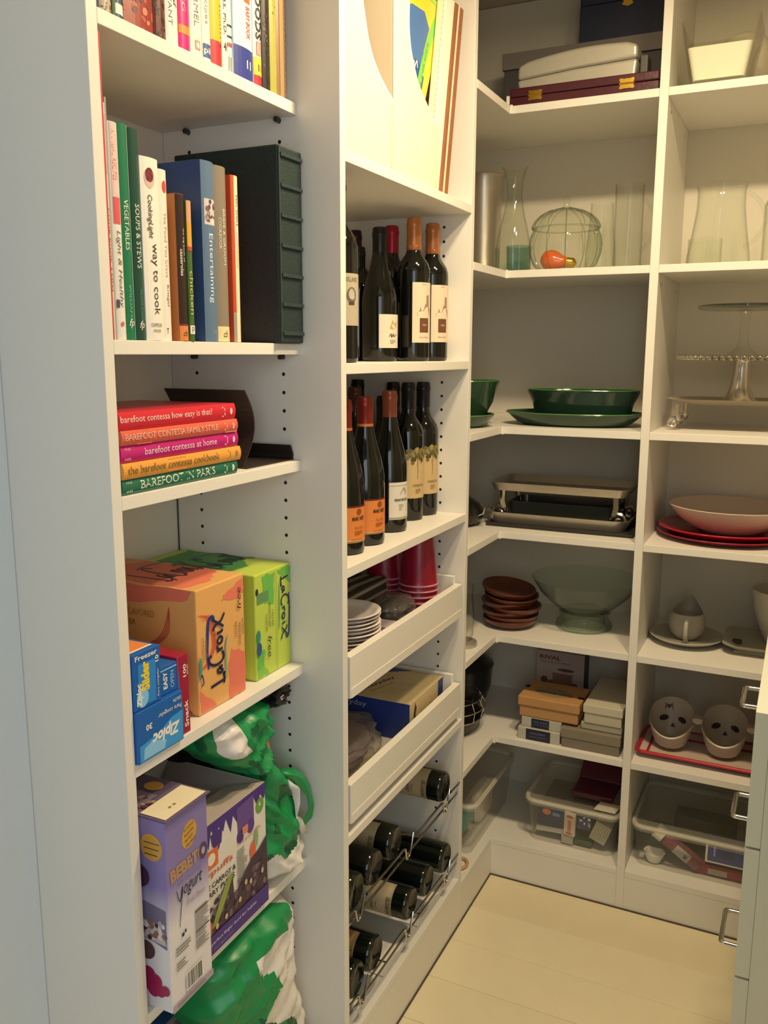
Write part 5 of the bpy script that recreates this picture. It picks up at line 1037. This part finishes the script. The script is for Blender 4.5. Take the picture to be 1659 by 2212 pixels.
def f(p, w, h): p.disc(w*.5, h*.85, w*.3, h*.06, q('d0603c')); p.rect(w*.35, h*.2, w*.65, h*.7, q('d97a55')); p.disc(w*.5, h*.12, w*.3, h*.05, q('d0603c'))
item('snack_bag', 'white bag with orange print in the middle of the corner bin', 'bag', (-.522, 2.255, z1+.03), (.032, 0, -.004), (0, .012, 0), (.001, 0, .068), M('d6cab8', .5), f)
item('napkin_stack', 'tilted stack of folded white napkins at the right of the corner bin', 'napkins', (-.452, 2.262, z1+.034), (.042, 0, -.016), (0, .1, 0), (.020, 0, .055), M('c3bca6', .8), lambda p, w, h: [p.rect(w*k/7, 0, w*k/7+.0012, h, q('958d78')) for k in range(1, 7)])
item('gift_bag', 'dark blue patterned packet between orange print bag and napkins', 'packet', (-.488, 2.275, z1+.045), (.036, 0, 0), (0, .02, 0), (0, 0, .05), M('27335e', .5), lambda p, w, h: speckle(p, 0, 0, w, h, ['c9ccd0', '5a6a90'], 14, .004, 3))
item('small_carton', 'small pale square carton at the bottom of the corner bin', 'carton', (-.528, 2.258, z1+.001), (.033, 0, -.002), (0, .03, 0), (0, 0, .026), M('b3b09f', .6))
item('moss_packet', 'dull green packet in the bottom of the corner bin', 'packet', (-.494, 2.266, z1+.001), (.05, 0, 0), (0, .06, 0), (0, 0, .016), M('4a5a40', .6, var=.3))
item('folder_stack', 'brown-grey papers filling the back of the corner bin', 'papers', (-.60, 2.33, z1+.001), (.14, 0, 0), (0, .12, 0), (0, 0, .09), M('5a5446', .7, var=.3, scale=30))
t = thing('photo_album', 'dark maroon folder leaning on the clear corner bin lid', 'folder', (-.44, 2.40, Z+.137)); MR = M('551a2c', .35)
MB().obox((-.512, 2.285, Z+.1375), (.115, -.0, 0), (.005, .18, .0), (0, 0, .016), MR).build('cover', t, bevel=.004)
MB().obox((-.505, 2.36, Z+.1555), (.13, 0, 0), (.0, .11, .08), (0, -.004, .010), MR).build('cover', t, bevel=.003)
item('paper_stack', 'pale papers lying on the right of the corner bin lid', 'papers', (-.437, 2.235, Z+.1375), (.058, .0, 0), (.008, .047, 0), (0, 0, .004), M('c6bfa9', .8))
bin_('clear plastic bin with white rim on the left leg of the corner deck', -1.03, -.722, 2.075, 2.45, .148)
item('aqua_packet', 'aqua green packet inside the left clear bin', 'packet', (-.80, 2.12, z1+.04), (.03, 0, 0), (0, .08, 0), (0, 0, .05), M('5a9a94', .5))
item('white_tub', 'round pale cloth bundle inside the left clear bin', 'bundle', (-.80, 2.24, z1+.001), (.04, 0, 0), (0, .12, 0), (0, 0, .09), M('cfc7b4', .7, var=.15), None, .02)
item('recipe_card', 'pinkish printed card lying on the left clear bin lid', 'card', (-.90, 2.14, Z+.158), (.09, .03, 0), (-.03, .10, 0), (0, 0, .003), M('a5847a', .6))
tag(MB().tube([(-.748+.020*math.cos(2*math.pi*k/28), 2.035+.026*math.sin(2*math.pi*k/28), Z+.005) for k in range(28)], .0045, M('c79b72', .5), 8, closed=True).build('jar_ring', org=(-.748, 2.035, Z)), 'tan ring lying on the deck before the left bin', 'ring')
# ================================================================== RIGHT BAY CONTENTS
Z = 2.0737
t = thing('candle_glass', 'large square tapered glass with a white candle inside on the top right shelf', 'candle holder', (-.24, 2.29, Z)); CL = GL('fbfbf5', '6a6a58')
def frus(r0, r1, z0, z1, rc): return [(-.24+a, 2.29+b, z0) for a, b in rrect(-r0, r0, -r0, r0, rc, 4)]+[(-.24+a, 2.29+b, z1) for a, b in rrect(-r1, r1, -r1, r1, rc, 4)]
v = frus(.060, .084, Z+.0004, Z+.137, .012); n = len(v)//2
MB().add(v, [list(range(n))[::-1]]+[[j, (j+1) % n, n+(j+1) % n, n+j] for j in range(n)], CL, False).build('glass_body', t)
v = frus(.056, .081, Z+.014, Z+.137, .012); MB().add(v, [list(range(n))]+[[j, n+j, n+(j+1) % n, (j+1) % n] for j in range(n)], CL, False).build('glass_lining', t)
v = frus(.0555, .069, Z+.0148, Z+.082, .012); MB().add(v, [list(range(n))[::-1], list(range(n, 2*n))]+[[j, (j+1) % n, n+(j+1) % n, n+j] for j in range(n)], M('fdfcf6', .5), True).build('candle_wax', t)
MB().tube([(-.24, 2.29, Z+.08), (-.24, 2.29, Z+.092)], .0012, K, 6).build('wick', t)
tag(MB().lathe([(0, 0), (.016, 0), (.018, .002), (.016, .003), (0, .003)], (-.232, 2.2165, Z), M('6a6456', .4, .5), 20).build('candle_clip', org=(-.232, 2.2165, Z)), 'small round metal disc before the candle glass', 'disc') if 0 else None
t = thing('glass_globe', 'frosted white glass globe shade behind the candle glass', 'lamp shade', (-.205, 2.45, Z)); MB().lathe([(.03, 0), (.032, .012), (.055, .04), (.068, .08), (.066, .12), (.048, .152), (.02, .166), (0, .168)], (-.205, 2.45, Z), GL('f3efe2', 'c9c4b2', .55, .1, 'efe9d8'), 36).build('globe', t)
Z = 1.6823
glass('pitcher', 'clear glass jug with curved handle on the right bay glass shelf', 'pitcher', [(.070, 0), (.076, .004), (.074, .03), (.064, .09), (.057, .14), (.056, .18), (.060, .198)], (-.228, 2.375, Z), .0025, 40, None, None, None, handle(.05, .18, .058, .045, 10, .005))
glass('glass_vase', 'straight clear glass cylinder inside the jug row', 'vase', [(.04, 0), (.042, .003), (.042, .085)], (-.272, 2.485, Z), .002, 30)
glass('canning_jar', 'thick glass jar at the right frame edge with bright reflections', 'jar', [(.055, 0), (.06, .004), (.06, .13), (.05, .15), (.045, .16), (.048, .19)], (-.066, 2.295, Z), .003, 36, GLD)
Z = 1.2867
c = (-.155, 2.385, Z)
t = tray('footed_platter', 'white oval platter on scroll feet below the cake stands', 'platter', c[0]-.172, c[0]+.18, 2.285, 2.485, Z+.063, .014, M('b7ac98', .3, .15), .05, .05, .004, legs=.0625)
t = thing('cake_stand', 'silver cake stand with beaded rim and flared stem', 'cake stand', (c[0], c[1], Z+.0675)); zc = Z+.0675
MB().lathe([(0, 0), (.042, 0), (.044, .004), (.034, .014), (.024, .04), (.0185, .075), (.0165, .10), (.02, .107), (0, .107)], (c[0], c[1], zc), SILV, 36).build('stem', t)
MB().lathe([(0, .1072), (.14, .1072), (.146, .110), (.146, .114), (0, .114)], (c[0], c[1], zc), SILV, 56).build('plate', t)
m = MB()
for k in range(56):
    a = 2*math.pi*k/56; m.lathe([(0, -.0075), (.0055, -.005), (.0075, 0), (.0055, .005), (0, .0075)], (c[0]+.150*math.cos(a), c[1]+.150*math.sin(a), zc+.1115), SILV, 8)
m.build('beaded_rim', t, stuff=True)
t = thing('cake_stand', 'clear glass cake stand standing on the silver one', 'cake stand', (c[0], c[1], zc+.115))
MB().lathe([(0, 0), (.034, 0), (.035, .005), (.022, .016), (.013, .024), (.016, .030), (.011, .036), (.0105, .10), (.018, .112), (0, .114)], (c[0], c[1], zc+.1148), GLD, 32).build('stem', t)
MB().lathe([(0, .1145), (.108, .1145), (.112, .118), (.112, .124), (.106, .1255), (.02, .1205), (0, .1205)], (c[0], c[1], zc+.1148), GL('f0f4ee', '3d493f'), 56).build('plate', t)
Z = 1.0075
RD = M('8a1428', .18, spec=.6, var=.06)
dish('platter', 'lower of two round red glazed platters', 'platter', (-.168, 2.385, Z), .168, .160, [(0, 0), (.7, 0), (.85, .004), (1, .014), (.99, .017), (.84, .009), (0, .005)], RD, grp='red platters', seg=64)
dish('platter', 'upper red platter directly under the white bowl', 'platter', (-.166, 2.386, Z+.0092), .166, .158, [(0, 0), (.7, 0), (.85, .006), (1, .020), (.99, .023), (.84, .011), (0, .005)], M('a81a32', .18, spec=.6), grp='red platters', seg=64)
t = dish('serving_bowl', 'wide off-white bowl with dark lettering inside on the red platters', 'bowl', (-.155, 2.39, Z+.0147), .155, .15, [(0, .0), (.42, 0), (.46, .004), (.62, .014), (.84, .04), (.97, .064), (1.0, .070), (.985, .0715), (.95, .066), (.82, .045), (.6, .020), (0, .008)], M('cbb8a8', .3), seg=64)
cxx, cyy, czz = -.155, 2.39, Z+.0147
p = PR(lambda u, v, h: (cxx+(.147-.35*(.062-v)-h)*math.cos(R(90)-u/.14), cyy+(.147-.35*(.062-v)-h)*math.sin(R(90)-u/.14), czz+v))
p.text('mangia', -.15, .046, .11, .013, q('6a5850'), shear=.3); p.text('Buon', -.02, .044, .06, .017, q('4a3a34'), bold=.03); p.text('appetito', .05, .046, .09, .012, q('6a5850'), shear=.3); p.build(t)
Z = .7176; CW = M('a7a294', .3, var=.04)
dish('saucer', 'round off-white saucer under the gravy boat', 'saucer', (-.243, 2.375, Z), .094, .094, [(0, 0), (.5, 0), (.6, .004), (.85, .011), (1, .020), (.985, .0225), (.84, .015), (.55, .009), (0, .007)], CW, 56)
t = thing('gravy_boat', 'off-white gravy boat with its handle towards the camera', 'gravy boat', (-.243, 2.38, Z+.009))
def gb(a, b):
    th = 2*math.pi*a; pr2 = [(0, 0), (.026, 0), (.041, .016), (.048, .038), (.046, .056), (.041, .070), (.0385, .071), (.043, .056), (.044, .038), (.036, .018), (0, .006)]
    i = min(int(b*10), 9); f_ = b*10-i; r = pr2[i][0]*(1-f_)+pr2[i+1][0]*f_; z = pr2[i][1]*(1-f_)+pr2[i+1][1]*f_; k = max(0, math.sin(th))**2*max(0, z-.03)/.04
    return (-.243+r*math.cos(th)*(1-.45*k), 2.38+r*math.sin(th)*(1+.32*k), Z+.0092+z+.036*k)
MB().grid(gb, 48, 40, CW, wrap=True).build('boat_body', t); hp = []
for k in range(13): a = R(70-140*k/12); hp.append((-.238, 2.338-.030*math.cos(a)**.6, Z+.044+.028*math.sin(a)/math.sin(R(70))))
MB().tube(hp, .0062, CW, 10).build('handle', t)
t = tray('serving_dish', 'square off-white dish with a square grip hole at its left', 'dish', -.150, .15, 2.300, 2.49, Z+.008, .018, CW, .03, .02, .004)
p = PR(FZY(Z+.0285, -.150, 2.300)) if 0 else None
MB().box(-.128, -.105, 2.372, 2.395, Z+.0105, Z+.0205, M('3f3b34', .7)).build('grip_recess', t, bevel=.003); MB().box(-.12, .12, 2.33, 2.46, Z, Z+.0078, CW).build('foot', t)
dish('mixing_bowl', 'deep white bowl standing in the square dish at the frame edge', 'bowl', (-.008, 2.42, Z+.0125), .085, .08, [(0, 0), (.45, 0), (.6, .02), (.85, .08), (.97, .135), (1, .145), (.97, .146), (.9, .13), (.7, .06), (0, .01)], M('c3beb0', .3), 48)
Z = .4248
t = tray('holiday_tray', 'pale rectangular tray with a bright red rim under the skull cups', 'tray', -.334, .10, 2.245, 2.42, Z, .016, M('c9b5a5', .4), .022, .01, .003)
MB().tube([(a, b, Z+.0165) for a, b in rrect(-.334, .10, 2.245, 2.42, .014)], .0048, M('b3162c', .3), 8, closed=True).build('rim', t)
MB().tube([(a, b, Z+.0052) for a, b in rrect(-.312, .078, 2.268, 2.396, .012)], .0035, M('a32238', .4), 6, closed=True).build('inner_border', t)
BN = M('b3a594', .35, var=.04)
t = thing('skull_dish', 'white three cup serving dish with skull faces inside', 'serving dish', (-.13, 2.34, Z+.01))
for k, (cx_, cy_) in enumerate(((-.262, 2.335), (-.128, 2.338), (.006, 2.341))):
    cc = (cx_, cy_, Z+.0095)
    def cupf(a, b, cc=cc):
        th = 2*math.pi*a; rim = .040+.074*(.5+.5*math.sin(th)); bb = b*2 if b < .5 else (1-b)*2; z = rim*bb**1.15; inn = b >= .5
        rr = (.031+.0355*min(1, z/.118)**.62)*min(1, (bb/.14)**.5)-(.0035 if inn else 0)
        z = z if not inn else max(z, .006) if bb > .1 else .006
        return (cc[0]+max(rr, .0005)*math.cos(th)*1.03, cc[1]+max(rr, .0005)*math.sin(th), cc[2]+z)
    MB().grid(cupf, 44, 32, BN, wrap=True).build('cup', t)
    # face painted on the far inner wall
    def wall(u, v, h, cc=cc):
        r = .031+.0355*min(1, max(v, .004)/.118)**.62-.0045-h; a = R(90)-u/.05
        return (cc[0]+r*math.cos(a), cc[1]+r*math.sin(a), cc[2]+v)
    p = PR(wall)
    for e in (-1, 1): p.disc(e*.026, .058, .0135, .0075, q('2e231e'), rot=-8*e)
    p.poly([(-.009, .034), (0, .046), (.009, .034), (.003, .036), (0, .033), (-.003, .036)], q('2e231e'))
    if k == 0:
        p.disc(-.012, .088, .0035, .005, q('1c1614'))
        for e in (-1, 1):
            for j in range(4): p.stroke([(-.012, .089), (-.012+e*.007, .092+.003*(j-1.5)), (-.012+e*.010, .086+.006*(j-1.5))], .0011, q('1c1614'), 2)
    p.build(t, 'face_print')
for xx in (-.195, -.061):
    MB().prism([(xx-.014, Z+.098), (xx-.004, Z+.101), (xx+.004, Z+.101), (xx+.014, Z+.098), (xx+.012, Z+.088), (xx, Z+.083), (xx-.012, Z+.088)], yp, 2.325, 2.350, BN).build('bridge', t, bevel=.002)
Z = .1135
bin_('clear plastic bin with white rim in the right bay', -.337, .05, 2.235, 2.51, .118)
t = thing('sprinkle_jar', 'pink sprinkle jar with white cap lying tilted in the right bin', 'jar', (-.25, 2.29, Z+.074), 'things packed in the clear bins', rot=(0, R(122), R(-4)))
MB().lathe([(0, -.005), (.019, -.005), (.019, .10), (.016, .104), (0, .104)], (0, 0, 0), M('8a4a58', .4, var=.5, scale=150), 24).build('jar_body', t); MB().lathe([(.0205, -.032), (.0205, -.008), (0, -.008)], (0, 0, 0), WT, 24, cap=(True, False)).build('cap', t)
p = PR(lambda u, v, h: ((.0193+h)*math.cos(R(-135)+u/.0193), (.0193+h)*math.sin(R(-135)+u/.0193), .03+v)); p.rect(0, 0, .03, .045, q('b9b0ac')); p.rect(.008, .028, .02, .038, q('6a6464')); p.build(t, 'label')
item('teal_bundle', 'dark teal wrapped bundle in the left of the right bin', 'bundle', (-.312, 2.30, z1+.02), (.09, 0, 0), (0, .05, 0), (0, 0, .07), M('2a4f4a', .5, var=.3), None, .02)
tag(MB().lathe([(0, 0), (.018, 0), (.026, .02), (.028, .026), (.025, .026), (.015, .004), (0, .003)], (-.278, 2.285, z1+.0005), WT, 24).build('small_cup', org=(-.278, 2.285, z1)), 'small white cup at the bottom of the right bin', 'cup', 'things packed in the clear bins')
item('blue_carton', 'blue printed carton with a white border in the right bin', 'carton', (-.148, 2.28, z1+.035), (.10, 0, 0), (0, .04, 0), (0, 0, .062), M('3a4a90', .5), lambda p, w, h: [p.rect(0, 0, w, .004, WT), p.rect(0, 0, .005, h, WT), p.rect(.02, .02, .024, .05, q('9aa6d8')), p.rect(.03, .02, .07, .045, q('2a3878'))])
item('red_carton', 'red and white carton lying at the front of the right bin', 'carton', (-.175, 2.275, z1+.001), (.12, 0, 0), (0, .05, 0), (0, 0, .022), M('9a2a34', .5), lambda p, w, h: [p.rect(w*.3, .003, w*.7, h-.003, q('b9b0a4'))])
item('green_packet', 'dull green packet behind the sprinkle jar in the right bin', 'packet', (-.24, 2.37, z1+.001), (.16, 0, 0), (0, .06, 0), (0, 0, .1), M('3f4c3a', .6, var=.3))
